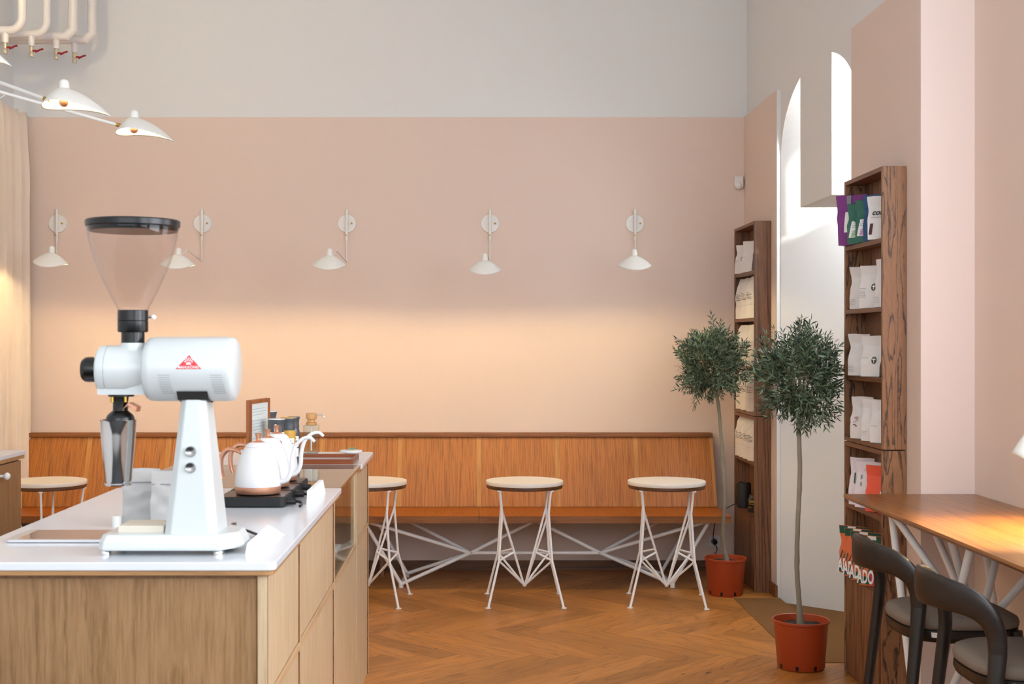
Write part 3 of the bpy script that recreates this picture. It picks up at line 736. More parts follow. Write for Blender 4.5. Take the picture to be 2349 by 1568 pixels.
# ------------------------------------------------------------ grinder
def grinder():
    Yc = 3.16
    def g(px, py, Y=Yc): return W(px, py, Y)
    zc = TOPZ
    base = thing('coffee_grinder', 'tall white coffee grinder with clear hopper on the near worktop', 'coffee grinder', (-0.73, Yc, zc))
    x0, x1 = XX(226, 3.08), XX(518, 3.08)
    # base plate
    mb = MB(); y0, y1 = 3.065, 3.265
    poly = [(x0+0.012, y0), (x1-0.012, y0), (x1+0.035, y0+0.06), (x1+0.035, y1-0.06), (x1-0.012, y1), (x0+0.012, y1), (x0-0.002, y1-0.02), (x0-0.002, y0+0.02)]
    n = len(poly); cx, cy = (x0+x1)/2, (y0+y1)/2
    vs = []
    for (z, k) in ((zc+0.013, 0.985), (zc+0.020, 1.0), (zc+0.032, 0.985), (zc+0.050, 0.93)):
        for (x, y) in poly: vs.append((cx+(x-cx)*k, cy+(y-cy)*k, z))
    fs = [tuple(reversed(range(n))), tuple(range(3*n, 4*n))]
    for j in range(3):
        for k in range(n): fs.append((j*n+k, j*n+(k+1) % n, (j+1)*n+(k+1) % n, (j+1)*n+k))
    mb.add(vs, fs); mb.build('base_plate', 'enamel', base, bevel=0.003)
    for fx in (241, 500):
        for fy in (3.095, 3.235):
            x = XX(fx, 3.09); mb = MB(); mb.lathe([(0, 0.0), (0.013, 0.0), (0.0135, 0.006), (0.010, 0.013)], (x, fy, zc), 20); mb.build('foot', 'steel', base, smooth=True)
    # column
    zb, zt = zc+0.046, ZZ(914, Yc)
    def ring(z, xa, xb, ya, yb, c): return [(xa+c, ya, z), (xb-c, ya, z), (xb, ya+c, z), (xb, yb-c, z), (xb-c, yb, z), (xa+c, yb, z), (xa, yb-c, z), (xa, ya+c, z)]
    mb = MB(); A = ring(zb, XX(374, 3.09), XX(494, 3.09)+0.004, 3.085, 3.245, 0.018); B = ring(zt, XX(415, 3.12), XX(468, 3.12)+0.004, 3.112, 3.218, 0.014)
    mb.add(A+B, [tuple(reversed(range(8))), tuple(range(8, 16))]+[(k, (k+1) % 8, 8+(k+1) % 8, 8+k) for k in range(8)]); mb.build('column', 'enamel', base, bevel=0.003)
    for py in (1035, 1072):
        p = g(437, py, 3.098); mb = MB(); mb.lathe([(0.0125, 0.012), (0.0125, -0.003), (0.011, -0.006), (0.0098, -0.0055), (0.006, -0.0035), (0, -0.003)], p, 24, 'Y'); mb.build('push_button', 'satin', base, smooth=True)
    # saddle
    zm, rm = ZZ(846, Yc), 0.0775
    mb = MB(); pts = []; 
    xa, xb = XX(411, 3.11), XX(470, 3.11)
    N = 14
    vs = []
    for i in range(N+1):
        a = R(-50+100*i/N); y = Yc+ (rm+0.003)*math.sin(a); z = zm-(rm+0.003)*math.cos(a)
        vs += [(xa-0.004, y, z), (xb+0.008, y, z), (xb+0.008, Yc+0.06*math.sin(a)*1.0, min(z, zt-0.001)), (xa-0.004, Yc+0.06*math.sin(a), min(z, zt-0.001))]
    fs = []
    for i in range(N):
        for k in range(4): fs.append((i*4+k, i*4+(k+1) % 4, (i+1)*4+(k+1) % 4, (i+1)*4+k))
    mb.add(vs, fs+[(0, 1, 2, 3), (N*4+3, N*4+2, N*4+1, N*4)]); mb.build('saddle', 'black', base)
    # motor housing
    xm0, xm1 = XX(337, Yc), XX(541, Yc)
    mb = MB(); mb.lathe([(0, 0), (0.060, 0.0), (0.071, 0.004), (0.0765, 0.012), (rm, 0.022), (rm, xm1-xm0-0.014), (0.0765, xm1-xm0-0.006), (0.073, xm1-xm0), (0.066, xm1-xm0+0.0035), (0, xm1-xm0+0.0045)], (xm0, Yc, zm), 64, 'X'); mh = mb.build('motor_housing', 'enamel', base, smooth=35)
    def onc(x, z, o=0.0007): return (x, Yc-math.sqrt(max(0, rm*rm-(z-zm)**2))-o, z)
    for px0, px1, drift in ((361, 389, 0), (482, 509, 0)):
        mb = MB()
        for i in range(10):
            z = ZZ(860+i*5.6-0.10*i*i, 3.085); xa_, xb_ = XX(px0+i*0.7, 3.085), XX(px1+i*0.7, 3.085)
            if abs(z-zm) > rm*0.93: continue
            mb.add([onc(xa_, z-0.0007), onc(xb_, z-0.0007), onc(xb_, z+0.0007), onc(xa_, z+0.0007)], [(0, 1, 2, 3)])
        mb.build('vent_slots', 'vent_grey', mh)
    # emblem
    Lx, Lz = XX(433, 3.085), ZZ(846, 3.085); hw, hh = 0.0305, 0.033
    mb = MB(); n = 10; vs = []; fs = []
    for i in range(n+1):
        s = i/n; w_ = hw*(1-s)
        vs += [onc(Lx-w_, Lz+hh*s), onc(Lx+w_, Lz+hh*s)]
    for i in range(n): fs.append((2*i, 2*i+1, 2*i+3, 2*i+2))
    mb.add(vs, fs); lg = mb.build('logo', 'red', mh)
    mb = MB(); c = (Lx, Lz+0.0115)
    for k in range(7):
        a = R(32+k*19.3); 
        for (r0, r1, w0, w1) in ((0.0075, 0.0165, 1.6, 1.9),):
            q = []
            rr1 = min(r1, 0.0205*(1-abs(math.cos(a))*0.45))
            for (r_, da) in ((r0, -4.6), (rr1, -3.4), (rr1, 3.4), (r0, 4.6)):
                q.append(onc(c[0]+r_*math.cos(a+R(da)), c[1]+r_*math.sin(a+R(da)), 0.0012))
            mb.add(q, [(0, 1, 2, 3)])
    pts = [onc(c[0]+0.0060*math.cos(R(180*k/12)), c[1]-0.001+0.0060*math.sin(R(180*k/12)), 0.0012) for k in range(13)]
    mb.add(pts, [tuple(range(13))])
    vs, fs = text_mesh('MAHLKÖNIG', 0.0086, bold=0.0001)
    mb.add([onc(Lx+v.x, Lz+0.0042+v.y, 0.0012) for v in vs], fs); mb.build('lettering', 'white_print', lg, fix=False)
    # grinding chamber
    xg0, xg1 = XX(229, Yc), xm0+0.004; zg, rg = ZZ(847, Yc), 0.0585
    mb = MB(); L_ = xg1-xg0
    mb.lathe([(0, 0), (0.052, 0.0), (0.057, 0.004), (rg, 0.010), (rg, 0.021), (rg-0.002, 0.0215), (rg-0.002, 0.024), (rg, 0.0245), (rg, 0.07), (0.050, L_-0.006), (0.050, L_)], (xg0, Yc, zg), 48, 'X')
    mb.box(xg0+0.004, xg1, Yc-0.036, Yc+0.036, zg-rg-0.001, zg)
    mb.build('grinding_chamber', 'enamel', base, smooth=35)
    mb = MB(); xk = XX(190, Yc); mb.lathe([(0, 0), (0.024, 0.0), (0.0295, 0.007), (0.0305, 0.013), (0.0305, xg0-xk), (0, xg0-xk)], (xk, Yc, zg), 36, 'X'); mb.build('adjustment_knob', 'black', base, smooth=35)
    # neck and collar
    xh = XX(305, Yc)
    mb = MB(); mb.lathe([(0.034, ZZ(800, Yc)-0.03), (0.0305, ZZ(797, Yc)), (0.0285, ZZ(786, Yc)), (0.0, ZZ(786, Yc))], (xh, Yc, 0), 32); mb.build('feed_neck', 'enamel', base, smooth=50)
    z1, z2, z3 = ZZ(787, Yc), ZZ(762, Yc), ZZ(711, Yc)
    mb = MB(); mb.lathe([(0.0, z1), (0.0275, z1), (0.0275, z2), (0.035, z2+0.001), (0.0362, z2+0.004), (0.0362, (z2+z3)/2), (0.0352, (z2+z3)/2+0.001), (0.0362, (z2+z3)/2+0.002), (0.0362, z3-0.001), (0.035, z3), (0.030, z3)], (xh, Yc, 0), 40); mb.build('collar', 'black', base, smooth=35)
    mb = MB(); zl = ZZ(727, Yc); mb.tube([(xh+0.034, Yc, zl), (xh+0.048, Yc, zl)], 0.0028, 8); lv = mb.build('hopper_lever', 'satin', base, smooth=True)
    mb = MB(); mb.lathe([(0, -0.0065), (0.005, -0.0045), (0.0068, 0), (0.005, 0.0045), (0, 0.0065)], (xh+0.050, Yc, zl), 16); mb.build('lever_ball', 'dish', lv, smooth=True)
    # hopper
    zt_, zb_ = ZZ(516, Yc), z3-0.002
    prof = []
    for i in range(19):
        s = i/18; r = 0.0345+(0.1105-0.0345)*(1-(1-s)**1.55)*0.985
        prof.append((r, zb_+(zt_-zb_)*s))
    mb = MB(); mb.lathe(prof, (xh, Yc, 0), 64); h = mb.build('hopper', 'hopper', base, smooth=60)
    sd = h.modifiers.new('wall', 'SOLIDIFY'); sd.thickness = 0.002; sd.offset = -1
    zl = ZZ(512, Yc)
    mb = MB(); mb.lathe([(0.106, zl-0.018), (0.1085, zl-0.010), (0.1118, zl-0.008), (0.1124, zl+0.004), (0.110, zl+0.007), (0, zl+0.008)], (xh, Yc, 0), 64)
    mb.lathe([(0, zl-0.020), (0.104, zl-0.020), (0.106, zl-0.018)], (xh, Yc, 0), 64); mb.build('hopper_lid', 'black', base, smooth=35)
    # spout
    xs = XX(278, Yc)
    zs = ZZ(903, Yc)
    mb = MB(); mb.cyl((xs, Yc, zs), (xs, Yc, zs-0.006), 0.031, n=32); mb.lathe([(0.020, 0), (0.0175, -0.020), (0.018, -0.036), (0.030, -0.046), (0.034, -0.054), (0.034, -0.066)], (xs-0.002, Yc, zs-0.004), 28); mb.build('spout', 'black', base, smooth=40)
    mb = MB(); mb.hexa([(xs+0.006, Yc-0.02, zs-0.040), (xs+0.020, Yc-0.02, zs-0.026), (xs+0.020, Yc+0.02, zs-0.026), (xs+0.006, Yc+0.02, zs-0.040), (xs+0.010, Yc-0.02, zs-0.034), (xs+0.022, Yc-0.02, zs-0.020), (xs+0.022, Yc+0.02, zs-0.020), (xs+0.010, Yc+0.02, zs-0.034)])
    mb.hexa([(xs+0.020, Yc-0.02, zs-0.026), (xs+0.041, Yc-0.02, zs-0.043), (xs+0.041, Yc+0.02, zs-0.043), (xs+0.020, Yc+0.02, zs-0.026), (xs+0.022, Yc-0.02, zs-0.020), (xs+0.043, Yc-0.02, zs-0.031), (xs+0.043, Yc+0.02, zs-0.031), (xs+0.022, Yc+0.02, zs-0.020)])
    mb.build('spout_clamp', 'copper', base, bevel=0.001)
    for dx in (-0.016, 0.016):
        mb = MB(); mb.cyl((xs+dx, Yc-0.022, zs-0.006), (xs+dx, Yc-0.022, zs-0.019), 0.004, n=10); mb.build('thumb_screw', 'brass', base, smooth=True)
    # drip tray bracket
    mb = MB(); mb.box(XX(272, 3.12), XX(378, 3.12), 3.11, 3.22, zc+0.048, zc+0.066); mb.build('tray_bracket', 'beige', base, bevel=0.003)
    # cup
    xcup = XX(271.5, Yc); zt1, zb1 = ZZ(962, Yc), ZZ(1112, Yc)
    cup = thing('grinding_cup', 'polished steel cup held under the grinder spout', 'steel cup', (xcup, Yc, zb1))
    xt = XX(273, Yc); xbm = XX(269, Yc); n = 40; pr = []
    prof = [(0.0, 0.003), (0.029, 0.0), (0.0335, 0.0), (0.034, 0.003), (0.0305, 0.006), (0.0318, 0.012), (0.0365, 0.065), (0.0415, 0.12), (0.0430, zt1-zb1-0.003), (0.0442, zt1-zb1), (0.0425, zt1-zb1), (0.036, 0.06), (0.030, 0.01), (0, 0.008)]
    mb = MB(); mb.lathe(prof, (xcup, Yc, zb1), n); cb = mb.build('cup_body', 'steel', cup, smooth=50)
    # cable
    mb = MB(); mb.tube(catmull([(XX(530, 3.3), 3.3, zc+0.02), (XX(556, 3.42), 3.42, zc+0.012), (XX(585, 3.40), 3.40, zc+0.005), (XX(600, 3.3), 3.34, zc+0.004)], 6), 0.0035, 8); mb.build('power_cord', 'black', base, smooth=True)
    mb = MB(); mb.box(XX(532, 3.55), XX(541, 3.55), 3.52, 3.56, zc, zc+0.012); mb.build('cord_plug', 'black', base)
grinder()

# ------------------------------------------------------------ things on the near worktop
t = thing('tablet', 'silver framed tablet lying flat left of the grinder', 'tablet', (-1.045, 3.36, TOPZ))
mb = MB(); mb.prism(rounded(-1.168, -0.905, 3.275, 3.455, 0.012), TOPZ+0.001, TOPZ+0.008); mb.build('body', 'silver', t, bevel=0.0012)
mb = MB(); mb.prism(rounded(-1.140, -0.935, 3.285, 3.445, 0.003), TOPZ+0.0082, TOPZ+0.0086); mb.build('screen', 'mirror_screen', t)
# bags
def bag_fn(w, h, th, pinch=0.78, curl=0.0, gable=False, taper=0.94, neck=0.10):
    def T(s):
        if gable: return max(0.003, th/2*(1-max(0, (s-0.60)/0.40)**1.5))
        return max(0.0022, th/2*(1-min(1, s/pinch)**2.2))
    def Wd(s):
        if gable: return w/2
        return w/2*(taper+(1-taper)*s)*(1-neck*math.exp(-((s-0.66)/0.15)**2))-0.25*T(s)
    def yo(s): return -curl*max(0, s-0.62)**1.5*h
    def front(x, z, off=0.001):
        s = min(1, max(0, z/h)); f = min(1, abs(x)/max(1e-6, Wd(s)))
        return Vector((x, yo(s)-T(s)*(1.18-0.18*f)-off, z))
    return T, Wd, yo, front
def hash_(q):
    v = 7
    for c in q: v = (v*31+ord(c)) % 100003
    return v
def bag(name, label, cat, loc, rz, w=0.13, h=0.24, th=0.065, mat='bag_white', side=None, group=None, pinch=0.78, curl=0.0, gable=False, lean=0.0, taper=0.94, neck=0.10):
    T, Wd, yo, front = bag_fn(w, h, th, pinch, curl, gable, taper, neck)
    t = thing(name, label, cat, loc, rz, group)
    t.rotation_euler = (lean, 0, rz)
    mb = MB(); m = 30; vs = []; fs = []; mi = []
    wr = random.Random(hash_(label)); ph = [wr.uniform(0, 6.28) for _ in range(4)]
    for j in range(m+1):
        s = j/m; a, b, y = T(s), Wd(s), yo(s); z = h*s
        ring = [(-b, -a), (-b*0.5, -a*1.1), (0, -a*1.18), (b*0.5, -a*1.1), (b, -a), (b-0.25*a, 0), (b, a), (b*0.5, a*1.1), (0, a*1.18), (-b*0.5, a*1.1), (-b, a), (-b+0.25*a, 0)]
        q = []
        for k in range(12):
            p0, p1 = ring[k], ring[(k+1) % 12]; q.append(p0); q.append(((p0[0]+p1[0])/2, (p0[1]+p1[1])/2))
        am = 0.0022*min(1, a/0.01)*min(1, max(0, s-0.12)*3)
        vs += [(p[0]+0.6*am*math.sin(9*s+ph[0]), p[1]+y+am*(math.sin(p[0]*95+14*s+ph[1])+0.8*math.sin(-p[0]*60+23*s+ph[2])), z+(0.0015*math.sin(p[0]*50+ph[3]) if j == m else 0)) for p in q]
    n = 24
    for j in range(m):
        for k in range(n):
            k2 = (k+1) % n; fs.append((j*n+k, j*n+k2, (j+1)*n+k2, (j+1)*n+k)); mi.append(1 if k in (8, 9, 10, 11, 20, 21, 22, 23) else 0)
    fs.append(tuple(reversed(range(n)))); mi.append(0); fs.append(tuple(m*n+k for k in range(n))); mi.append(0)
    mb.v = [Vector(v) for v in vs]; mb.f = [list(f) for f in fs]; mb.m = mi
    o = mb.build('bag_body', [mat, side or mat], t, smooth=50, local=True)
    def patch(nm, x0, x1, z0, z1, mat2, off=0.0030, skew=0.0, par=None, nx=4, nz=6):
        p = MB(); vs = []; fs = []
        for j in range(nz+1):
            for i in range(nx+1):
                z = z0+(z1-z0)*j/nz; x = x0+(x1-x0)*i/nx+skew*(z-z0)
                vs.append(front(x, z, off))
        for j in range(nz):
            for i in range(nx):
                q = j*(nx+1)+i; fs.append((q, q+1, q+nx+2, q+nx+1))
        p.add(vs, fs); return p.build(nm, mat2, par or o, local=True, fix=False)
    def txt(nm, s, size, x, z, mat2, off=0.0046, shear=0, bold=0, par=None, xs=1.0, align='CENTER'):
        vs, fs = text_mesh(s, size, shear, bold, align); vs = [Vector((v.x*xs, v.y, 0)) for v in vs]
        p = MB(); p.add([front(x+v.x, z+v.y, off) for v in vs], fs); return p.build(nm, mat2, par or o, local=True, fix=False)
    def lines(x0, x1, zs, mat2='grey_print', hgt=0.0016, par=None):
        p = MB(); rnd = random.Random(int(x0*1e4)+len(zs))
        for z in zs:
            x = x0
            while x < x1-0.004:
                l = min(rnd.uniform(0.004, 0.012), x1-x)
                p.add([front(x, z-hgt/2, 0.0046), front(x+l, z-hgt/2, 0.0046), front(x+l, z+hgt/2, 0.0046), front(x, z+hgt/2, 0.0046)], [(0, 1, 2, 3)]); x += l+0.002
        return p.build('printed_text', mat2, par or o, local=True, fix=False)
    def disc(cx, cz, rx, rz_, mat2, off=0.0036, nm='logo'):
        p = MB(); p.add([front(cx+rx*math.cos(2*PI*k/24), cz+rz_*math.sin(2*PI*k/24), off) for k in range(24)], [tuple(range(24))]); return p.build(nm, mat2, o, local=True, fix=False)
    return t, o, patch, txt, lines, disc

for i, (x, lab) in enumerate(((-0.905, 'grey foil coffee pouch standing behind the grinder, the left one with its front clear'), (-0.815, 'grey foil coffee pouch standing right behind the grinder column'))):
    t, o, patch, txt, lines, disc = bag('coffee_pouch', lab, 'coffee bag', (x, 3.60-0.05*i, TOPZ), R(4), 0.098, 0.155, 0.05, 'bag_grey', group='grey pouches behind the grinder', gable=True)
    patch('top_seal', -0.046, 0.046, 0.118, 0.121, 'grey_print')
mb = MB(); mb.cyl((XX(277, 3.6), 3.56, TOPZ), (XX(277, 3.6), 3.56, TOPZ+0.03), 0.012, 0.012, 20); tag(mb.build('bottle_cap', 'dish', smooth=40), 'tiny white cap standing left of the grey pouches', 'cap')

# kettles
def kettle():
    t = thing('gooseneck_kettle', 'white gooseneck kettle nearest the grinder, first of three', 'kettle', (0, 0, 0), 0, 'three white kettles on the worktop')
    mb = MB(); mb.lathe([(0, 0.0), (0.068, 0.0), (0.0695, 0.002), (0.0700, 0.0215)], n=48); mb.build('base_ring', 'copper', t, smooth=50)
    mb = MB(); mb.lathe([(0.0705, 0.0218), (0.0712, 0.025), (0.0705, 0.045), (0.067, 0.075), (0.061, 0.100), (0.053, 0.121), (0.044, 0.137), (0.0405, 0.142)], n=56); mb.build('body', 'kettle', t, smooth=50)
    mb = MB(); mb.lathe([(0.0405, 0.1425), (0.039, 0.146), (0.031, 0.153), (0.020, 0.157), (0, 0.158)], n=48); lid = mb.build('lid', 'kettle', t, smooth=50)
    mb = MB(); mb.lathe([(0.021, 0.157), (0.012, 0.160), (0.007, 0.163), (0.0065, 0.170), (0.0105, 0.184), (0, 0.185)], n=24); mb.build('lid_knob', 'copper', lid, smooth=40)
    pts = catmull([(0.060, 0, 0.032), (0.090, 0, 0.040), (0.105, 0, 0.068), (0.108, 0, 0.105), (0.119, 0, 0.145), (0.142, 0, 0.168), (0.165, 0, 0.172), (0.180, 0, 0.160)], 5)
    mb = MB(); n = len(pts); mb.tube(pts, [0.0078-0.0030*i/n for i in range(n)], 12); mb.build('spout', 'kettle', t, smooth=60)
    pts = catmull([(-0.052, 0, 0.122), (-0.072, 0, 0.131), (-0.098, 0, 0.132), (-0.117, 0, 0.112), (-0.121, 0, 0.085), (-0.118, 0, 0.060), (-0.112, 0, 0.044)], 5)
    mb = MB(); n = len(pts)
    vs = []; fs = []
    for i, p in enumerate(pts):
        tt = (pts[min(i+1, n-1)]-pts[max(i-1, 0)]).normalized(); nr = Vector((-tt.z, 0, tt.x)); k = 0.0055+0.002*math.sin(PI*i/n)
        for q in range(12):
            a = 2*PI*q/12; vs.append(p+nr*math.cos(a)*k+Vector((0, 1, 0))*math.sin(a)*0.0145)
    for i in range(n-1):
        for q in range(12): fs.append((i*12+q, i*12+(q+1) % 12, (i+1)*12+(q+1) % 12, (i+1)*12+q))
    fs += [tuple(range(12)), tuple((n-1)*12+q for q in range(12))]
    mb.add(vs, fs); h = mb.build('handle', 'copper', t, smooth=60)
    mb = MB(); mb.tube([(-0.044, 0, 0.120), (-0.056, 0, 0.126)], [0.0105, 0.0095], 14); mb.build('handle_bracket', 'steel', h, smooth=True)
    return t
def kbase():
    t = thing('kettle_base', 'black square power base under the kettle nearest the grinder', 'power base', (0, 0, 0), 0, 'power bases under the kettles')
    mb = MB(); mb.prism(rounded(-0.105, 0.098, -0.094, 0.094, 0.018), 0.003, 0.031); mb.build('housing', 'black_matte', t, bevel=0.002)
    mb = MB(); mb.prism(rounded(-0.100, 0.093, -0.089, 0.089, 0.015), 0.0312, 0.0325); mb.build('top_plate', 'black', t)
    mb = MB(); mb.lathe([(0.0, 0.0326), (0.06, 0.0326), (0.062, 0.0355), (0, 0.0357)], n=40); mb.build('contact_disc', 'black_matte', t, smooth=40)
    mb = MB(); mb.cyl((0.094, -0.045, 0.014), (0.125, -0.045, 0.014), 0.011, 0.010, 16); pl = mb.build('plug', 'black', t, smooth=50)
    mb = MB(); mb.tube(catmull([(0.125, -0.045, 0.014), (0.138, -0.05, 0.013), (0.146, -0.065, 0.008), (0.143, -0.09, 0.005)], 5), 0.0045, 8); mb.build('cord', 'black', pl, smooth=True)
    return t
K = kettle(); KB = kbase()
for i, y in enumerate((4.06, 4.255, 4.45)):
    labs = ('white gooseneck kettle nearest the grinder, first of three', 'white gooseneck kettle in the middle of the three', 'white gooseneck kettle farthest back of the three')
    labb = ('black square power base under the kettle nearest the grinder', 'black power base under the middle kettle', 'black power base under the farthest kettle')
    k = K if i == 0 else dup(K); b = KB if i == 0 else dup(KB)
    k.location = (-0.660, y, TOPZ+0.0358); b.location = (-0.662, y, TOPZ); k['label'] = labs[i]; b['label'] = labb[i]
    k.rotation_euler = (0, 0, (R(-8), R(3), R(100))[i])
# price card holders
mb = MB(); mb.prism_y([(-0.484, TOPZ), (-0.508, TOPZ), (-0.506, TOPZ+0.044), (-0.492, TOPZ+0.044)], 4.04, 4.36); tag(mb.build('card_holder', 'paper', bevel=0.0008), 'white upright card block beside the kettle cords at the worktop edge', 'sign holder')
mb = MB(); mb.prism_y([(-0.486, TOPZ), (-0.535, TOPZ), (-0.530, TOPZ+0.026)], 3.10, 3.42); tag(mb.build('card_holder', 'paper', bevel=0.0008), 'white sloping card wedge just right of the grinder base', 'sign holder')
# menu frame
def menu_frame():
    a = Vector((-0.782, 4.60, TOPZ)); b = Vector((-0.747, 4.815, TOPZ)); u = (b-a).normalized(); n_ = Vector((u.y, -u.x, 0)); H = 0.298; L_ = (b-a).length
    t = thing('menu_frame', 'wood framed menu sheet standing upright behind the kettles', 'menu frame', (a+b)/2)
    def bar(mb, s0, s1, z0, z1, o0, o1):
        c = []
        for z in (z0, z1):
            for (s, o_) in ((s0, o1), (s1, o1), (s1, o0), (s0, o0)): c.append(a+u*s+n_*o_+Vector((0, 0, z)))
        mb.hexa(c)
    mb = MB(); w = 0.014
    bar(mb, 0, w, 0, H, -0.009, 0.009); bar(mb, L_-w, L_, 0, H, -0.009, 0.009); bar(mb, w, L_-w, 0, w, -0.009, 0.009); bar(mb, w, L_-w, H-w, H, -0.009, 0.009)
    mb.build('frame', 'frame_wood', t, bevel=0.001)
    mb = MB(); bar(mb, w, L_-w, w, H-w, -0.003, 0.004); sh = mb.build('sheet', 'paper', t)
    mb = MB(); rnd = random.Random(4)
    for i in range(22):
        z = H-0.035-i*0.0105
        if i in (3, 9, 15): continue
        s = 0.03
        e = L_-0.03-rnd.random()*0.08
        bar(mb, s, e, z, z+0.0022, 0.0041, 0.0045)
    mb.build('printed_text', 'faint_print', sh)
    mb = MB(); bar(mb, w, L_-w, w, H-w, 0.0060, 0.0072); mb.build('cover_glass', 'glass', t)
menu_frame()
# tumblers
def tumbler(label, px, pyt, Y, body, lid, h=None, r=0.030, lab='white_print'):
    x = XX(px, Y); zt = ZZ(pyt, Y); h = zt-TOPZ
    t = thing('travel_tumbler', label, 'tumbler', (x, Y, TOPZ), 0, 'tumblers on the glass counter top')
    mb = MB(); mb.lathe([(0, 0), (r*0.92, 0), (r, 0.004), (r, h*0.70), (r*0.99, h*0.75), (r*0.9, h*0.79)], (x, Y, TOPZ), 32); mb.build('body', body, t, smooth=50)
    mb = MB(); mb.lathe([(r*0.9, h*0.79), (r*0.93, h*0.84), (r*0.87, h*0.90), (r*0.93, h*0.94), (r*1.06, h*0.985), (r*1.04, h*0.992)], (x, Y, TOPZ), 32); mb.build('neck', 'slate', t, smooth=50)
    mb = MB(); mb.lathe([(r*1.04, h*0.990), (r*1.02, h), (0, h)], (x, Y, TOPZ), 32); mb.build('lid', lid, t, smooth=40)
    mb = MB(); n = 14; vs = []
    for i in range(n+1):
        a = R(-150+120*i/n); vs += [(x+(r+0.0006)*math.cos(a), Y+(r+0.0006)*math.sin(a), TOPZ+h*0.30), (x+(r+0.0006)*math.cos(a), Y+(r+0.0006)*math.sin(a), TOPZ+h*0.66)]
    mb.add(vs, [(2*i, 2*i+2, 2*i+3, 2*i+1) for i in range(n)]); l = mb.build('label', lab, t, fix=False)
    mb = MB()
    for q, zf in enumerate((0.62, 0.57, 0.52, 0.46)):
        a0 = R(-110 if q % 2 else -120); m_ = 6; vs = []
        for i in range(m_+1):
            a = a0+R(60+10*q)*i/m_; vs += [(x+(r+0.0011)*math.cos(a), Y+(r+0.0011)*math.sin(a), TOPZ+h*zf-0.002), (x+(r+0.0011)*math.cos(a), Y+(r+0.0011)*math.sin(a), TOPZ+h*zf+0.0025)]
        mb.add(vs, [(2*i, 2*i+2, 2*i+3, 2*i+1) for i in range(m_)])
    mb.build('printed_text', 'dark_print', l, fix=False)
tumbler('grey and white tumbler with white lid, nearest behind the middle kettle', 634, 960, 4.72, 'dish', 'dish', r=0.030)
tumbler('tall grey tumbler with white lid half hidden behind the menu frame', 619, 942, 4.95, 'slate', 'dish', r=0.026)
tumbler('tumbler with mustard yellow lid behind the kettles', 661, 957, 4.86, 'yellow', 'yellow', r=0.0275)
tumbler('slim slate tumbler rightmost of the group, with white label', 674, 955, 5.02, 'slate', 'slate', r=0.0225)
tumbler('small slate tumbler between the yellow lidded one and the white lidded one', 651, 961, 5.14, 'slate', 'slate', r=0.022)
# tray, bottle, dish on the far worktop
def tray():
    x0, x1, y0, y1 = -0.94, -0.483, 5.380, 5.655; h = 0.020; w = 0.014
    t = thing('wooden_tray', 'reddish brown wooden frame tray on the far worktop', 'tray', ((x0+x1)/2, (y0+y1)/2, TOPZ))
    mb = MB(); mb.box(x0, x1, y0, y0+w, TOPZ, TOPZ+h); mb.box(x0, x1, y1-w, y1, TOPZ, TOPZ+h); mb.box(x0, x0+w, y0+w, y1-w, TOPZ, TOPZ+h); mb.box(x1-w, x1, y0+w, y1-w, TOPZ, TOPZ+h); mb.build('rim', 'tray_wood', t, bevel=0.0012)
    mb = MB(); mb.box(x0+w, x1-w, y0+w, y1-w, TOPZ, TOPZ+0.005); mb.build('tray_base', 'stone', t)
tray()
def bottle():
    Y = 5.925; x = XX(714, Y); s = 0.034; H = 0.127
    t = thing('pump_bottle', 'square clear glass pump bottle with bamboo pump head', 'bottle', (x, Y, TOPZ))
    mb = MB(); mb.prism(rounded(x-s, x+s, Y-s, Y+s, 0.007), TOPZ, TOPZ+H); g = mb.build('glass_body', 'bottle_glass', t, bevel=0.003)
    mb = MB(); mb.cyl((x, Y, TOPZ+0.012), (x, Y, TOPZ+H), 0.0035, n=10); mb.build('dip_tube', 'dish', t, smooth=True)
    mb = MB(); mb.lathe([(0, 0), (0.025, 0.0), (0.0255, 0.010), (0.018, 0.013), (0.0165, 0.020), (0.017, 0.026)], (x, Y, TOPZ+H+0.001), 32)
    mb.lathe([(0.019, 0.026), (0.024, 0.028), (0.0245, 0.049), (0.022, 0.053), (0, 0.053)], (x, Y, TOPZ+H+0.001), 32); p = mb.build('pump_head', 'pump_wood', t, smooth=40)
    z = TOPZ+H+0.046; mb = MB(); mb.tube(catmull([(x+0.022, Y, z), (x+0.045, Y, z+0.001), (x+0.052, Y, z-0.002), (x+0.060, Y, z-0.012)], 4), 0.003, 8); mb.build('nozzle', 'steel', p, smooth=True)
bottle()
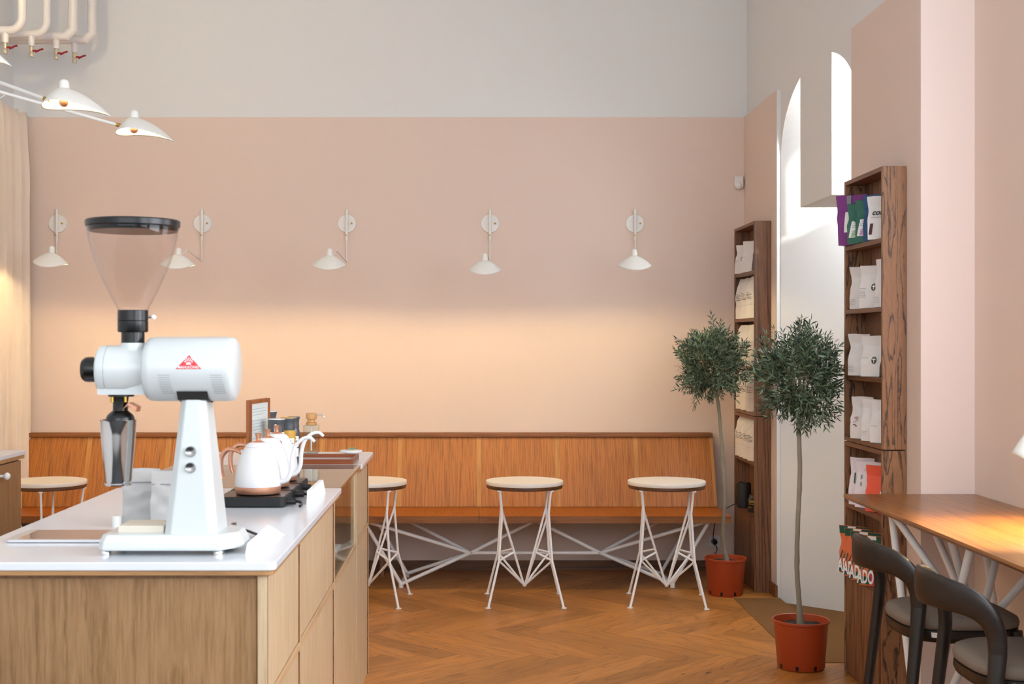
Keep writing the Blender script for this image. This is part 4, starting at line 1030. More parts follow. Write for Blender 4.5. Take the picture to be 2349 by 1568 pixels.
def dish():
    Y = 5.90; x = XX(805, Y)
    t = thing('ceramic_dish', 'small round white footed dish at the far worktop corner', 'dish', (x, Y, TOPZ))
    mb = MB(); mb.lathe([(0, 0), (0.030, 0), (0.028, 0.004), (0.048, 0.007), (0.0505, 0.010), (0.0505, 0.014), (0.048, 0.0155), (0, 0.015)], (x, Y, TOPZ), 48); mb.build('dish_body', 'dish', t, smooth=40)
    q = thing('dried_sprig', 'tiny pale green and gold sprig lying on the small white dish', 'sprig', (x, Y, TOPZ+0.0155))
    mb = MB(); mb.tube([(x-0.022, Y, TOPZ+0.018), (x, Y+0.004, TOPZ+0.020), (x+0.01, Y, TOPZ+0.019)], 0.0015, 6); mb.build('stem', 'brass', q)
    mb = MB()
    for (dx, dy, a) in ((-0.006, 0.0, 0.4), (0.004, -0.008, -0.3), (0.012, 0.004, 0.9), (0.016, -0.004, -0.8)):
        c = Vector((x+dx, Y+dy, TOPZ+0.022)); d_ = Vector((math.cos(a), math.sin(a), 0.25))*0.012; s_ = Vector((-math.sin(a), math.cos(a), 0.3))*0.005
        mb.add([c-d_, c+s_+Vector((0, 0, .003)), c+d_, c-s_+Vector((0, 0, .003)), c+Vector((0, 0, -0.003))], [(0, 4, 1), (1, 4, 2), (2, 4, 3), (3, 4, 0)])
    mb.build('leaf', 'leafy', q, fix=False)
dish()

# ------------------------------------------------------------ shelf units
SX0, SX1 = 1.813, 1.918
ZS = [2.06, 1.755, 1.44, 1.143, 0.826, 0.49]
def shelf_unit(label, y0, y1, z0, z1, shelves, door=None, top=0.020):
    t = thing('wall_shelf', label, 'shelf unit', ((SX0+SX1)/2, (y0+y1)/2, z0))
    th = 0.020
    for ya, yb in ((y0, y0+th), (y1-th, y1)):
        mb = MB(); mb.box(SX0, SX1, ya, yb, z0, z1); mb.build('side_panel', 'dark_side' if y0 < 7 else 'dark_z', t, bevel=0.0012)
    mb = MB(); mb.box(SX0+0.0005, SX1, y0+th, y1-th, z1-top, z1); mb.build('top_board', 'dark_y', t)
    mb = MB(); mb.box(SX1-0.008, SX1, y0+th, y1-th, z0, z1-top); mb.build('back_panel', 'dark_z', t)
    for z in shelves:
        mb = MB(); mb.box(SX0+0.001, SX1-0.008, y0+th, y1-th, z-0.020, z); mb.build('shelf_board', 'dark_y', t)
    if door:
        mb = MB(); mb.box(SX0+0.003, SX0+0.016, y0+th+0.002, y1-th-0.002, z0+0.02, door-0.021); mb.build('door', 'dark_z', t, bevel=0.001)
        mb = MB(); mb.box(SX0+0.008, SX1-0.008, y0+th, y1-th, z0, z0+0.018); mb.build('plinth', 'dark_y', t)
    return t
for who, (y0, y1) in (('near', (5.76, 6.35)), ('far', (8.36, 9.00))):
    near = who == 'near'
    shelf_unit('upper dark oak wall shelf with coloured coffee bags, beside the bar table' if near else 'upper dark oak wall shelf in the corner behind the olive tree', y0, y1, 1.125, 2.375, [2.06, 1.755, 1.44, 1.145])
    shelf_unit('lower dark oak shelf cabinet with door, behind the bar table end' if near else 'lower dark oak shelf cabinet holding the black speaker', y0, y1, 0.0, 1.121, [0.826, 0.49], door=0.49)

th = R(-40)
UG = 'coffee bags on the top shelf beside the bar table'
def B(*a, **k): return bag(*a, **k)
zt = 2.062
t, o, patch, txt, lines, disc = B('coffee_bag', 'purple coffee bag leaning out, leftmost on the top shelf', 'coffee bag', (1.826, 6.265, zt), th, 0.158, 0.240, 0.05, 'bag_purple', group=UG, curl=0.12, taper=0.80, neck=0.03)
patch('label', -0.028, 0.050, 0.062, 0.160, 'white_print'); patch('seal_sticker', -0.022, 0.0, 0.196, 0.238, 'grey_print', skew=0.02); 
lines(-0.01, 0.04, [0.075, 0.085])
for k, (y, lab, pc) in enumerate(((6.165, 'dark green coffee bag with a pale green label, beside the purple bag', 'label_green'), (6.075, 'dark green coffee bag with a pale pink label, beside the blue bag', 'label_pink'))):
    t, o, patch, txt, lines, disc = B('coffee_bag', lab, 'coffee bag', (1.838+0.010*k, y+0.008*(1-k), zt), th, 0.126, 0.192+0.006*k, 0.05, 'bag_green', group=UG, curl=0.05)
    sx = -0.012 if k == 0 else -0.006
    lb = patch('label', -0.045, 0.022, 0.030, 0.108, 'white_print', skew=0.15)
    p2 = patch('label_colour', -0.036, 0.022, 0.033, 0.066, pc, off=0.0036, skew=0.55, par=lb)
    txt('lettering', 'COFFEE', 0.011, -0.004, 0.099, 'grey_print', par=lb); lines(-0.030, 0.018, [0.042, 0.050, 0.058, 0.078, 0.086], 'grey_print', 0.0022, par=lb)
t, o, patch, txt, lines, disc = B('coffee_bag', 'navy blue coffee bag second from the right on the top shelf', 'coffee bag', (1.858, 5.985, zt), th, 0.128, 0.212, 0.048, 'bag_blue', group=UG, curl=0.04)
patch('label', -0.030, 0.04, 0.03, 0.14, 'white_print')
t, o, patch, txt, lines, disc = B('coffee_bag', 'white coffee bag with bold dark lettering, rightmost on the top shelf', 'coffee bag', (1.853, 5.90, zt), R(-34), 0.130, 0.196, 0.05, 'bag_white', group=UG, curl=0.04)
txt('lettering', 'coffee', 0.036, 0.005, 0.122, 'dark_print', shear=0.3, bold=0.0007); lines(-0.040, 0.04, [0.100], 'slate')
patch('side_label', -0.050, -0.036, 0.022, 0.072, 'plum', skew=0.12)

WG = 'white coffee bags on the shelves beside the bar table'
def leaf_logo(disc, patch, cx, cz, s=1.0):
    disc(cx, cz, 0.0125*s, 0.0165*s, 'olive_print')
    patch('logo_mark', cx-0.0018*s, cx+0.0018*s, cz-0.011*s, cz+0.011*s, 'white_print', off=0.0046); patch('logo_mark', cx-0.008*s, cx+0.008*s, cz+0.001*s, cz+0.0045*s, 'white_print', off=0.0046)
def wbag(label, x, y, z, rz, h=0.197, w=0.119, curl=0.10, logo=None, txtz=(0.02, 0.028, 0.036, 0.044), mat='bag_white', thk=0.062, pinch=0.8, group=WG):
    t, o, patch, txt, lines, disc = B('coffee_bag', label, 'coffee bag', (x, y, z), rz, w, h, thk, mat, group=group, curl=curl, pinch=pinch)
    if logo: leaf_logo(disc, patch, logo[0], logo[1])
    if txtz: lines(-0.045, -0.012, txtz, 'grey_print', 0.0014)
    return t, o, patch, txt, lines, disc
h50 = R(-50)
z = 1.757
wbag('white coffee bag with folded over top, left on the second shelf', 1.866, 6.235, z, h50, 0.200, curl=0.35)
wbag('white coffee bag with round dark logo, middle of the second shelf', 1.852, 6.035, z, h50, 0.195, logo=(0.025, 0.095), txtz=(0.05, 0.058, 0.066, 0.074, 0.09))
wbag('white coffee bag sliver at the right end of the second shelf', 1.866, 5.865, z, R(-56), 0.215, w=0.11)
z = 1.442
wbag('white coffee bag with folded over top, left on the third shelf', 1.848, 6.20, z, h50, 0.196, curl=0.30)
wbag('white coffee bag with round dark logo, right on the third shelf', 1.852, 6.01, z, h50, 0.186, logo=(0.020, 0.075), txtz=(0.085,))
z = 1.147
wbag('white coffee bag at the back of the fourth shelf', 1.868, 6.255, z, R(-62), 0.19, w=0.11)
t, o, patch, txt, lines, disc = wbag('white coffee bag with a small red and green flower print, fourth shelf', 1.846, 6.155, z, h50, 0.196, curl=0.08, txtz=None)
rnd = random.Random(5)
for i in range(16):
    p = disc(-0.022+rnd.uniform(-0.008, 0.010), 0.075+rnd.uniform(-0.022, 0.028), 0.0026, 0.0034, ('pattern_pink', 'leafy', 'pattern_green')[i % 3], nm='flower_print')
wbag('white coffee bag second from the right on the fourth shelf', 1.850, 6.000, z, h50, 0.190, curl=0.05, txtz=(0.03, 0.037, 0.044))
wbag('white coffee bag rightmost on the fourth shelf', 1.858, 5.890, z, h50, 0.192, curl=0.02, txtz=(0.075,))
z = 0.828
for k, (x, y, lab) in enumerate(((1.862, 6.215, 'pale lilac coffee bag at the left of the fifth shelf, above the table top'), (1.860, 6.110, 'pale lilac coffee bag between its twin and the coral bag'))):
    t, o, patch, txt, lines, disc = wbag(lab, x, y, z, h50, 0.222-0.008*k, w=0.135, curl=0.02, txtz=None, mat='bag_pink')
    patch('leaf_print', -0.030, -0.022, 0.10, 0.15, 'leafy' if k else 'pattern_green', skew=-0.1); lines(-0.02, 0.04, [0.17, 0.178])
t, o, patch, txt, lines, disc = wbag('coral orange coffee bag on the fifth shelf, partly behind the table top', 1.866, 5.965, z, R(-44), 0.208, w=0.135, curl=0.02, txtz=None, mat='bag_orange')
patch('bag_seam', -0.055, 0.055, 0.164, 0.167, 'bag_orange'); disc(0.03, 0.085, 0.016, 0.016, 'bag_pink')
z = 0.492
SG = 'brightly patterned bags behind the bar stool'
for k, y in enumerate((6.275, 6.185, 6.085, 5.96)):
    lab = ('orange and green patterned bag farthest left behind the bar stool', 'orange and green patterned bag second from left behind the bar stool', 'orange and green patterned bag third from left behind the bar stool', 'orange and green patterned bag rightmost, with large white lettering')[k]
    t, o, patch, txt, lines, disc = bag('coffee_bag', lab, 'coffee bag', (1.842, y, z), R(-38), 0.150, 0.225, 0.05, 'pattern_orange', group=SG, curl=0.12)
    patch('leaf_print', -0.072, 0.072, 0.188, 0.224, 'pattern_green', off=0.0030)
    patch('white_print', -0.03, 0.01, 0.206, 0.224, 'white_print', off=0.0035)
    for i, (cx, cz) in enumerate(((-0.045, 0.145), (0.0, 0.15), (0.042, 0.14))):
        disc(cx, cz, 0.017, 0.045, 'pattern_peach' if i == 1 else 'pattern_orange', off=0.0036, nm='fruit_print')
        patch('white_print', cx+0.016, cx+0.024, 0.105, 0.15, 'white_print', off=0.0038, skew=-0.05)
        patch('leaf_print', cx-0.022, cx-0.016, 0.06, 0.11, 'pattern_green', off=0.0038, skew=0.25)
    for i in range(6): patch('stripe_print', -0.05+i*0.018, -0.045+i*0.018, 0.070, 0.100, 'pattern_peach' if i % 2 else 'pattern_green', off=0.0042, skew=0.5, nx=1, nz=2)
    patch('colour_print', -0.01, 0.062, 0.006, 0.06, 'pattern_pink', off=0.0038); patch('colour_print', -0.066, -0.01, 0.006, 0.04, 'pattern_green', off=0.0034)
    txt('lettering', 'ADO', 0.084, -0.072, 0.036, 'white_print', bold=0.0026, off=0.0050, xs=0.42, align='LEFT')
# far unit
FG = 'white coffee bags on the corner shelves'
z = 2.062
t, o, patch, txt, lines, disc = wbag('white coffee bag with small round logo, left on the corner top shelf', 1.846, 8.87, z, R(-58), 0.195, logo=(0.02, 0.10), txtz=(0.08, 0.088), group=FG)
wbag('plain white coffee bag, right on the corner top shelf', 1.848, 8.66, z, R(-58), 0.205, txtz=(0.10,), group=FG)
def loaf(label, x, y, z, h=0.272, rz=R(-72)):
    t, o, patch, txt, lines, disc = bag('coffee_bag', label, 'coffee bag', (x, y, z), rz, 0.105, h, 0.082, 'bag_cream', 'bag_gusset', group='cream block bags on the corner shelves', gable=True)
    lines(-0.035, 0.0, (0.165, 0.145), 'dark_print', 0.0035); lines(-0.035, 0.028, (0.155, 0.135, 0.125), 'dark_print', 0.003); patch('seam', -0.05, 0.05, 0.085, 0.0858, 'grey_print')
for row, (z, ys, nm) in enumerate(((1.757, (8.885, 8.715, 8.545), 'second corner shelf'), (1.442, (8.885, 8.715, 8.545), 'third corner shelf'), (1.147, (8.885, 8.715, 8.545), 'fourth corner shelf'), (0.828, (8.905, 8.775, 8.645, 8.515), 'fifth corner shelf'))):
    for k, y in enumerate(ys):
        w_ = ('leftmost', 'second from left', 'rightmost') if len(ys) == 3 else ('leftmost', 'second from left', 'third from left', 'rightmost')
        loaf('cream block bottom bag, %s on the %s' % (w_[k], nm), 1.862, y, z, 0.272 if row != 2 else 0.262)
t = thing('speaker', 'black cylindrical speaker in the lower corner shelf', 'speaker', (1.834, 8.78, 0.4905))
c = (1.834, 8.78, 0.4905)
mb = MB(); mb.lathe([(0, 0), (0.043, 0.0), (0.047, 0.004), (0.047, 0.158), (0.043, 0.166), (0.036, 0.168), (0.034, 0.164), (0, 0.164)], c, 40); mb.build('speaker_body', 'black_matte', t, smooth=40)
mb = MB(); mb.lathe([(0, 0.1645), (0.02, 0.1645), (0.02, 0.166), (0, 0.166)], c, 24); mb.build('control_plate', 'black', t, smooth=40)
Zs = 0.5
mb = MB(); mb.tube(catmull([(1.795, 8.80, 0.51), (1.775, 8.82, 0.505), (1.74, 9.02, 0.44), (1.72, 9.14, 0.38), (1.70, 9.17, 0.25), (1.705, 9.15, 0.18), (1.70, 9.165, 0.20)], 6), 0.003, 8)
tag(mb.build('power_cable', 'black', smooth=True), 'thin black cable running from the speaker down towards the wall socket', 'cable')
mb = MB(); mb.tube(catmull([(XX(1640, 9.15), 9.150, ZZ(1243, 9.15)), (1.72, 9.14, 0.17), (1.71, 9.16, 0.10), (1.60, 9.165, 0.02)], 6), 0.003, 8)
t, o, patch, txt, lines, disc = bag('coffee_bag', 'small black bag with gold text right of the speaker', 'coffee bag', (1.848, 8.52, 0.4905), R(-50), 0.075, 0.115, 0.04, 'bag_dark', gable=True)
lines(-0.025, 0.02, (0.075, 0.068, 0.055), 'yellow', 0.004)
# socket
sx_, sz_ = XX(1638, 9.19), ZZ(1241, 9.19)
t = thing('wall_socket', 'white wall socket with black plug under the bench end', 'socket', (sx_, YB-0.02, sz_))
mb = MB(); mb.box(sx_-0.041, sx_+0.041, 9.185, 9.195, sz_-0.041, sz_+0.041); mb.build('cover_plate', 'sensor', t, bevel=0.003)
mb = MB(); mb.cyl((sx_, 9.1855, sz_), (sx_, 9.184, sz_), 0.027, n=32); mb.build('socket_insert', 'pipe', t, smooth=40)
mb = MB(); mb.cyl((sx_, 9.1838, sz_), (sx_, 9.145, sz_), 0.021, 0.016, n=24); mb.tube(catmull([(sx_, 9.148, sz_-0.008), (sx_+0.012, 9.14, sz_-0.05), (sx_-0.01, 9.15, sz_-0.10), (sx_-0.02, 9.16, sz_-0.16)], 5), 0.003, 8); mb.build('plug', 'black', t, smooth=40)
# motion sensor
Ys = 9.10; sx_ = XX(1699, Ys); t = thing('motion_sensor', 'small white motion sensor in the upper right corner of the back wall', 'motion sensor', (sx_, 9.16, ZZ(416, Ys)))
zz = ZZ(416, Ys)
mb = MB(); poly = [(-0.029, 0.045), (0.029, 0.045), (0.031, 0.01)]+[(0.031*math.cos(a), -0.015-0.032*math.sin(a)) for a in [PI*i/12 for i in range(13)]]+[(-0.031, 0.01)]
mb.prism_y([(sx_+p[0], zz+p[1]) for p in poly], 9.15, 9.1955); mb.build('housing', 'sensor', t, bevel=0.006)
mb = MB(); mb.lathe([(0, -0.012), (0.012, -0.010), (0.020, -0.004), (0.022, 0.003)], (sx_, 9.15, zz-0.020), 24, 'Y'); mb.build('sensor_lens', 'dish', t, smooth=True)

# ------------------------------------------------------------ bar table
def bar_table():
    x0, x1, y0, y1 = 1.587, XN-0.002, 2.6, 5.572; zt = 0.953
    t = thing('bar_table', 'long brown wooden bar table on white tubes along the right wall', 'table', (1.86, 4.1, 0))
    mb = MB(); z0 = zt-0.024
    vs = [(x0+0.016, y0, z0), (x1, y0, z0), (x1, y1, z0), (x0+0.016, y1, z0), (x0, y0, zt-0.011), (x1, y0, zt-0.011), (x1, y1, zt-0.011), (x0, y1, zt-0.011), (x0+0.002, y0, zt), (x1, y0, zt), (x1, y1, zt), (x0+0.002, y1, zt)]
    fs = [(0, 3, 2, 1), (8, 9, 10, 11)]
    for l in (0, 4): fs += [(l, l+1, l+5, l+4), (l+1, l+2, l+6, l+5), (l+2, l+3, l+7, l+6), (l+3, l, l+4, l+7)]
    mb.add(vs, fs); mb.build('tabletop', 'bar_top', t, bevel=0.0012)
    r = 0.0145; zu = z0
    for yc in (4.95, 3.45):
        mb = MB()
        fa, fb = Vector((1.70, yc, 0.03)), Vector((2.06, yc, 0.03))
        for f in (fa, fb):
            mb.tube([f, (f.x, yc+0.34, zu)], r, 12); mb.tube([f, (f.x, yc-0.52, zu)], r, 12)
            mb.cyl((f.x, yc, 0), (f.x, yc, 0.03), 0.02, n=16)
        node = Vector((1.88, yc-0.10, 0.52))
        mb.tube([fa, fb], r, 12); mb.tube([fa, node], r, 12); mb.tube([fb, node], r, 12)
        for q in ((1.66, yc+0.20), (2.08, yc+0.12), (1.66, yc-0.42), (2.08, yc-0.38), (1.86, yc+0.42)):
            mb.tube([node, (q[0], q[1], zu)], r, 12)
        mb.build('leg_frame', 'white_metal', t, smooth=True)
bar_table()

# ------------------------------------------------------------ stools
def sweep(pts, ra, rb, cx=0.0, n=20, square=2.6, cap=True):
    P = catmull(pts, 6); A = catmull([(a, b, 0) for a, b in zip(ra, rb)], 6)
    vs = []; fs = []; N = len(P)
    for i, p in enumerate(P):
        t = (P[min(i+1, N-1)]-P[max(i-1, 0)]).normalized()
        ref = Vector((p.x-cx, p.y, 0)); ref = ref-t*ref.dot(t)
        ref.normalize(); b = t.cross(ref)
        for k in range(n):
            a = 2*PI*k/n; c, s = math.cos(a), math.sin(a)
            c = math.copysign(abs(c)**(2/square), c); s = math.copysign(abs(s)**(2/square), s)
            vs.append(p+ref*c*A[i].x+b*s*A[i].y)
    for i in range(N-1):
        for k in range(n): fs.append((i*n+k, i*n+(k+1) % n, (i+1)*n+(k+1) % n, (i+1)*n+k))
    fs += [tuple(range(n)), tuple((N-1)*n+k for k in range(n))]
    mb = MB(); mb.add(vs, fs); return mb
def stool():
    t = thing('bar_stool', '', 'bar stool', (0, 0, 0), 0, 'bar stools at the wooden bar table')
    half = [((-0.172, -0.208, 0.70), 0.017, 0.026), ((-0.176, -0.207, 0.755), 0.0165, 0.029), ((-0.196, -0.200, 0.805), 0.0155, 0.034), ((-0.238, -0.170, 0.842), 0.0135, 0.043), ((-0.292, -0.105, 0.858), 0.0125, 0.050), ((-0.318, 0.0, 0.862), 0.012, 0.054)]
    full = half+[((p[0], -p[1], p[2]), a, b) for p, a, b in reversed(half[:-1])]
    sweep([f[0] for f in full], [f[1] for f in full], [f[2] for f in full]).build('backrest', 'stool', t, smooth=60)
    for s in (-1, 1):
        L_ = [((-0.250, -0.240*-s, 0.0), 0.012, 0.014), ((-0.215, -0.228*-s, 0.30), 0.0155, 0.018), ((-0.184, -0.214*-s, 0.58), 0.0175, 0.022), ((-0.172, -0.208*-s, 0.701), 0.017, 0.026)]
        sweep([f[0] for f in L_], [f[1] for f in L_], [f[2] for f in L_]).build('leg', 'stool_z', t, smooth=60)
        L_ = [((0.235, 0.215*s, 0.0), 0.012, 0.013), ((0.200, 0.196*s, 0.35), 0.0155, 0.017), ((0.172, 0.180*s, 0.615), 0.017, 0.019)]
        sweep([f[0] for f in L_], [f[1] for f in L_], [f[2] for f in L_]).build('leg', 'stool_z', t, smooth=60)
    def outline(k, m=48, ex=3.0):
        out = []
        for i in range(m):
            a = 2*PI*i/m; c, s = math.cos(a), math.sin(a)
            out.append((0.205*k*math.copysign(abs(c)**(2/ex), c)+0.012, 0.215*k*math.copysign(abs(s)**(2/ex), s)))
        return out
    def loft(levels, m=48):
        mb = MB(); vs = []; fs = []
        for (k, z, dish) in levels:
            for (x, y) in outline(k, m): vs.append((x, y, z+dish*((y/0.2)**2)))
        for j in range(len(levels)-1):
            for q in range(m): fs.append((j*m+q, j*m+(q+1) % m, (j+1)*m+(q+1) % m, (j+1)*m+q))
        fs += [tuple(reversed(range(m))), tuple((len(levels)-1)*m+q for q in range(m))]
        mb.add(vs, fs); return mb
    loft([(0.90, 0.575, 0), (0.97, 0.578, 0), (1.0, 0.592, 0.004), (0.99, 0.612, 0.006)]).build('seat_frame', 'stool', t, smooth=60)
    loft([(0.93, 0.612, 0.006), (1.0, 0.620, 0.006), (1.012, 0.634, 0.006), (0.99, 0.648, 0.005), (0.90, 0.658, 0.004), (0.6, 0.664, 0.002), (0.2, 0.665, 0)]).build('seat', 'fabric', t, smooth=60)
    for (a, b) in (((-0.222, -0.230, 0.24), (0.212, -0.203, 0.24)), ((-0.222, 0.230, 0.24), (0.212, 0.203, 0.24)), ((0.221, -0.207, 0.19), (0.221, 0.207, 0.19))):
        mb = MB(); mb.tube([a, b], 0.0105, 12); mb.build('footrest', 'stool', t, smooth=True)
    mb = MB(); mb.hexa([(-0.132, -0.2205, 0.602), (-0.104, -0.2235, 0.600), (-0.104, -0.2225, 0.600), (-0.132, -0.2195, 0.602), (-0.134, -0.2205, 0.619), (-0.106, -0.2235, 0.617), (-0.106, -0.2225, 0.617), (-0.134, -0.2195, 0.619)]); mb.build('fabric_tag', 'paper', t)
    return t
S1 = stool(); S1.location = (1.690, 4.64, 0); S1['label'] = 'dark wooden bar stool nearer the shelves, with curved backrest and taupe seat'
dup(S1, (1.690, 3.975, 0), 0, 'dark wooden bar stool at the bottom right corner, nearest the camera')

# ------------------------------------------------------------ olive trees
def olive(label, base, crown, rx, rz_, trunk, seed, ntw=330, pot_r=0.139, h_=0.238):
    rnd = random.Random(seed); t = thing('potted_olive_tree', label, 'potted plant', base, 0, 'olive trees in terracotta coloured pots')
    bx, by = base[0], base[1]
    k = pot_r/0.139
    mb = MB(); mb.lathe([(0, 0.004), (0.108*k, 0.0), (0.113*k, 0.006), (0.131*k, h_-0.022), (0.1325*k, h_-0.016), (0.1385*k, h_-0.013), (0.139*k, h_-0.002), (0.136*k, h_), (0.131*k, h_-0.003), (0.128*k, h_-0.02), (0.124*k, h_-0.05)], base, 72); mb.build('pot', 'pot', t, smooth=35)
    mb = MB()
    for q in range(8):
        a = R(22+45*q); c, s = math.cos(a), math.sin(a)
        for (z0_, z1_) in ((0.008, 0.03),):
            r0, r1 = (0.1133+0.0015)*k, (0.1133+0.0032)*k; w = 0.0075
            mb.add([(bx+r0*c-w*s, by+r0*s+w*c, z0_), (bx+r0*c+w*s, by+r0*s-w*c, z0_), (bx+r1*c+w*s, by+r1*s-w*c, z1_), (bx+r1*c-w*s, by+r1*s+w*c, z1_)], [(0, 1, 2, 3)])
    mb.build('drain_slots', 'black', t, fix=False)
    mb = MB(); n, m = 40, 10; vs = [(bx, by, h_-0.028)]; fs = []
    for j in range(1, m+1):
        for q in range(n): vs.append((bx+0.126*k*j/m*math.cos(2*PI*q/n), by+0.126*k*j/m*math.sin(2*PI*q/n), h_-0.034+rnd.uniform(-0.004, 0.006)))
    for q in range(n): fs.append((0, 1+q, 1+(q+1) % n))
    for j in range(m-1):
        for q in range(n): a = 1+j*n; fs.append((a+q, a+n+q, a+n+(q+1) % n, a+(q+1) % n))
    mb.add(vs, fs); mb.build('soil', 'soil', t, smooth=60)
    P = catmull(trunk, 6); N = len(P)
    mb = MB(); mb.tube([p+Vector((rnd.uniform(-.0007, .0007), 0, 0)) for p in P], [0.0195-0.0065*min(1, i/(N*0.15))-0.003*i/N+(0.0012 if i % 9 == 4 else 0) for i in range(N)], 14); mb.build('trunk', 'bark', t, smooth=60)
    C = Vector(crown); top = P[-1]
    br = MB(); lv = MB(); tones = []
    # main limbs and forks
    tips = []
    for i in range(13):
        a = 2*PI*i/13+rnd.uniform(-.25, .25); el = rnd.uniform(-0.25, 1.35) if i > 1 else 1.45
        d = Vector((math.cos(a)*math.cos(el), math.sin(a)*math.cos(el), math.sin(el)))
        end = C+Vector((d.x*rx*0.62, d.y*rx*0.62, d.z*rz_*0.62)); midp = top.lerp(end, 0.5)+Vector((d.x*0.02, d.y*0.02, rnd.uniform(-0.02, 0.03)))
        path = catmull([top-Vector((0, 0, 0.03+0.01*(i % 4))), midp, end], 5)
        br.tube(path, [0.0065-0.0040*q/len(path) for q in range(len(path))], 6)
        tips += [path[-1], path[-3], path[-5], path[-7]]
    for q in range(ntw):
        while True:
            v = Vector((rnd.uniform(-1, 1), rnd.uniform(-1, 1), rnd.uniform(-1, 1)))
            if 0.2 < v.length < 1: break
        rr = rnd.uniform(0.45, 0.80) if q % 4 else rnd.uniform(0.15, 0.6)
        v.normalize(); 
        lump = 1+0.12*math.sin(3*math.atan2(v.y, v.x)+seed)*math.sin(4*v.z+seed)+0.09*math.sin(5*v.z+seed*2+v.x*3)+rnd.uniform(-0.08, 0.10)
        o_ = C+Vector((v.x*rx*rr*lump, v.y*rx*rr*lump, v.z*rz_*rr*lump))
        if o_.z < top.z-0.02 and Vector((o_.x-top.x, o_.y-top.y)).length < 0.02: continue
        near = min(tips, key=lambda p: (p-o_).length)
        if q % 3 == 0: br.tube([near, near.lerp(o_, 0.5)+Vector((0, 0, 0.006)), o_], [0.0022, 0.0018, 0.0014], 4)
        d = (v+Vector((0, 0, 0.55 if v.z > -0.3 else 0.1))+Vector((rnd.gauss(0, .25), rnd.gauss(0, .25), rnd.gauss(0, .25)))).normalized()
        L_ = rnd.uniform(0.055, 0.105)*(1.25 if rnd.random() < 0.12 else 1)
        end = o_+d*L_; bend = Vector((rnd.gauss(0, .006), rnd.gauss(0, .006), rnd.gauss(0, .004)))
        br.tube([o_, o_.lerp(end, 0.5)+bend, end], [0.0015, 0.0012, 0.0007], 4)
        side = d.cross(Vector((rnd.gauss(0, 1), rnd.gauss(0, 1), rnd.gauss(0, 1)))).normalized()
        npair = int(L_/0.0155)
        for i in range(npair+1):
            s = (i+0.5)/(npair+0.7); p = o_.lerp(end, s)+bend*(1-abs(2*s-1)); side = (Matrix.Rotation(R(85), 3, d) @ side).normalized()
            for sg in (-1, 1):
                ld = (d*rnd.uniform(0.45, 1.0)+side*sg*0.75+Vector((rnd.gauss(0, .12), rnd.gauss(0, .12), rnd.gauss(0, .12)))).normalized()
                if i == npair and sg > 0: ld = d
                ll = rnd.uniform(0.032, 0.060)*(1-0.25*s); lw = ll*rnd.uniform(0.078, 0.115)
                nr = ld.cross(side+Vector((rnd.gauss(0, .5), rnd.gauss(0, .5), rnd.gauss(0, .5))))
                if nr.length < 1e-3: continue
                nr.normalize(); wv = ld.cross(nr).normalized()
                if nr.dot(d) < 0: nr = -nr
                b0 = p+ld*0.002; m1 = p+ld*ll*0.36+nr*ll*0.02; m2 = p+ld*ll*0.72; e_ = p+ld*ll-nr*ll*0.06; f_ = nr*lw*0.22
                vs = [b0, m1+wv*lw+f_, m1, m1-wv*lw+f_, m2+wv*lw*0.8+f_, m2, m2-wv*lw*0.8+f_, e_]
                lv.add(vs, [(0, 2, 1), (0, 3, 2), (1, 2, 5, 4), (2, 3, 6, 5), (4, 5, 7), (5, 6, 7)]); tn = rnd.random(); tones += [tn]*6
    br.build('branches', 'twig', t, smooth=60, fix=False)
    lo = lv.build('foliage', 'leaf', t, fix=False)
    at = lo.data.attributes.new('tone', 'FLOAT', 'FACE'); at.data.foreach_set('value', tones)
    for p in lo.data.polygons: p.use_smooth = True
Y2 = 6.43
olive('larger olive tree in terracotta pot on the doormat corner, near the door', (1.623, Y2, 0.003), (XX(1830, Y2), Y2, ZZ(866, Y2)), 0.213, 0.232,
      [(XX(1836, Y2), Y2, 0.20), (XX(1833, Y2), Y2, ZZ(1380, Y2)), (XX(1828, Y2), Y2, ZZ(1300, Y2)), (XX(1829, Y2), Y2-0.01, ZZ(1200, Y2)), (XX(1835, Y2), Y2, ZZ(1080, Y2)), (XX(1832, Y2), Y2, ZZ(980, Y2)), (XX(1833, Y2), Y2, ZZ(935, Y2))], 11, 400)
Y1 = 8.30
olive('smaller olive tree in terracotta pot between the bench end and corner shelf', (1.615, Y1, 0.0), (XX(1634, Y1), Y1, ZZ(834, Y1)), 0.222, 0.225,
      [(XX(1668, Y1), Y1, 0.20), (XX(1662, Y1), Y1, ZZ(1258, Y1)), (XX(1658, Y1), Y1-0.01, ZZ(1215, Y1)), (XX(1661, Y1), Y1-0.02, ZZ(1130, Y1)), (XX(1656, Y1), Y1, ZZ(1030, Y1)), (XX(1649, Y1), Y1, ZZ(940, Y1)), (XX(1641, Y1), Y1, ZZ(890, Y1))], 23, 400, pot_r=0.133, h_=0.235)

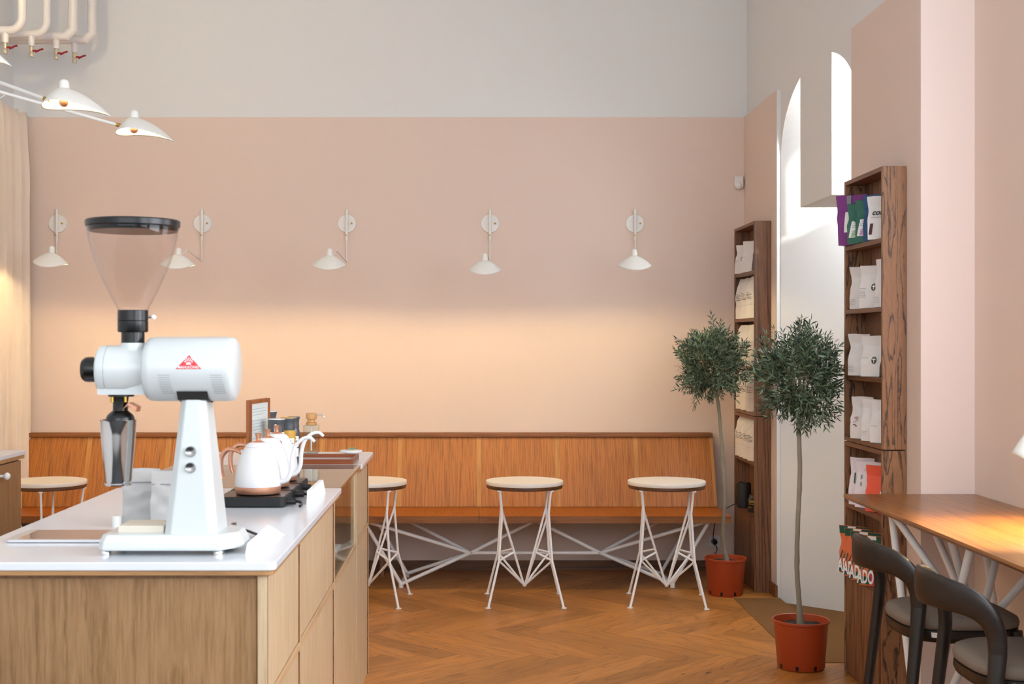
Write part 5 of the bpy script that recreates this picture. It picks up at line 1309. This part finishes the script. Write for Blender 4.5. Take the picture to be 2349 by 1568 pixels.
# ------------------------------------------------------------ light
w = bpy.data.worlds.new('sky'); sc.world = w; w.use_nodes = True
w.node_tree.nodes['Background'].inputs[0].default_value = (0.75, 0.86, 1.0, 1); w.node_tree.nodes['Background'].inputs[1].default_value = 3.0
def area(name, loc, rot, sx, sy, e, col, spread=180):
    l = bpy.data.lights.new(name, 'AREA'); l.shape = 'RECTANGLE'; l.size = sx; l.size_y = sy; l.energy = e; l.color = col; l.spread = R(spread)
    o = bpy.data.objects.new(name, l); COL.objects.link(o); o.location = loc; o.rotation_euler = rot; return o
# daylight from shop windows behind the camera and on the right wall nearer than the frame
DAY = (0.85, 0.93, 1.03)
area('shop window daylight', (-0.9, YF+0.06, 3.0), (R(90), 0, 0), 4.2, 2.4, 98, DAY)
area('side window daylight', (XN-0.16, 3.9, 2.35), (R(90), 0, R(68)), 1.2, 2.0, 32, DAY)  # added light, angled off the wall to brighten the pier end
area('side window daylight', (XN-0.04, 2.0, 2.45), (R(90), 0, R(90)), 1.6, 2.3, 85, DAY)
area('side window daylight', (XN-0.04, -0.3, 2.45), (R(90), 0, R(90)), 1.8, 2.3, 80, DAY)
area('fanlight daylight', (XO-0.02, OC, 2.92), (R(90), 0, R(90)), 1.2, 0.6, 42, DAY)
s = bpy.data.lights.new('sun', 'SUN'); s.energy = 26.0; s.angle = R(4); s.color = (1.0, 0.97, 0.92)
so = bpy.data.objects.new('sun', s); COL.objects.link(so)
so.rotation_euler = Vector((-1, 2.0, -0.53)).to_track_quat('-Z', 'Y').to_euler(); so.location = (6, 0, 5)

# ------------------------------------------------------------ camera
cam = bpy.data.cameras.new('camera'); co = bpy.data.objects.new('camera', cam); COL.objects.link(co)
co.location = (0, 0, EYE); co.rotation_euler = (R(90), 0, 0)
cam.sensor_width = 36.0; cam.lens = F/2349*36.0; cam.sensor_fit = 'HORIZONTAL'
cam.shift_x = (1174.5-CX)/2349; cam.shift_y = 0.0
cam.clip_start = 0.05; cam.clip_end = 100
cam.dof.use_dof = True; cam.dof.focus_distance = 8.6; cam.dof.aperture_fstop = 10.0
sc.camera = co
sc.view_settings.view_transform = 'Standard'; sc.view_settings.look = 'None'; sc.view_settings.gamma = 1.0
sc.view_settings.exposure = 0.2; sc.view_settings.use_curve_mapping = False
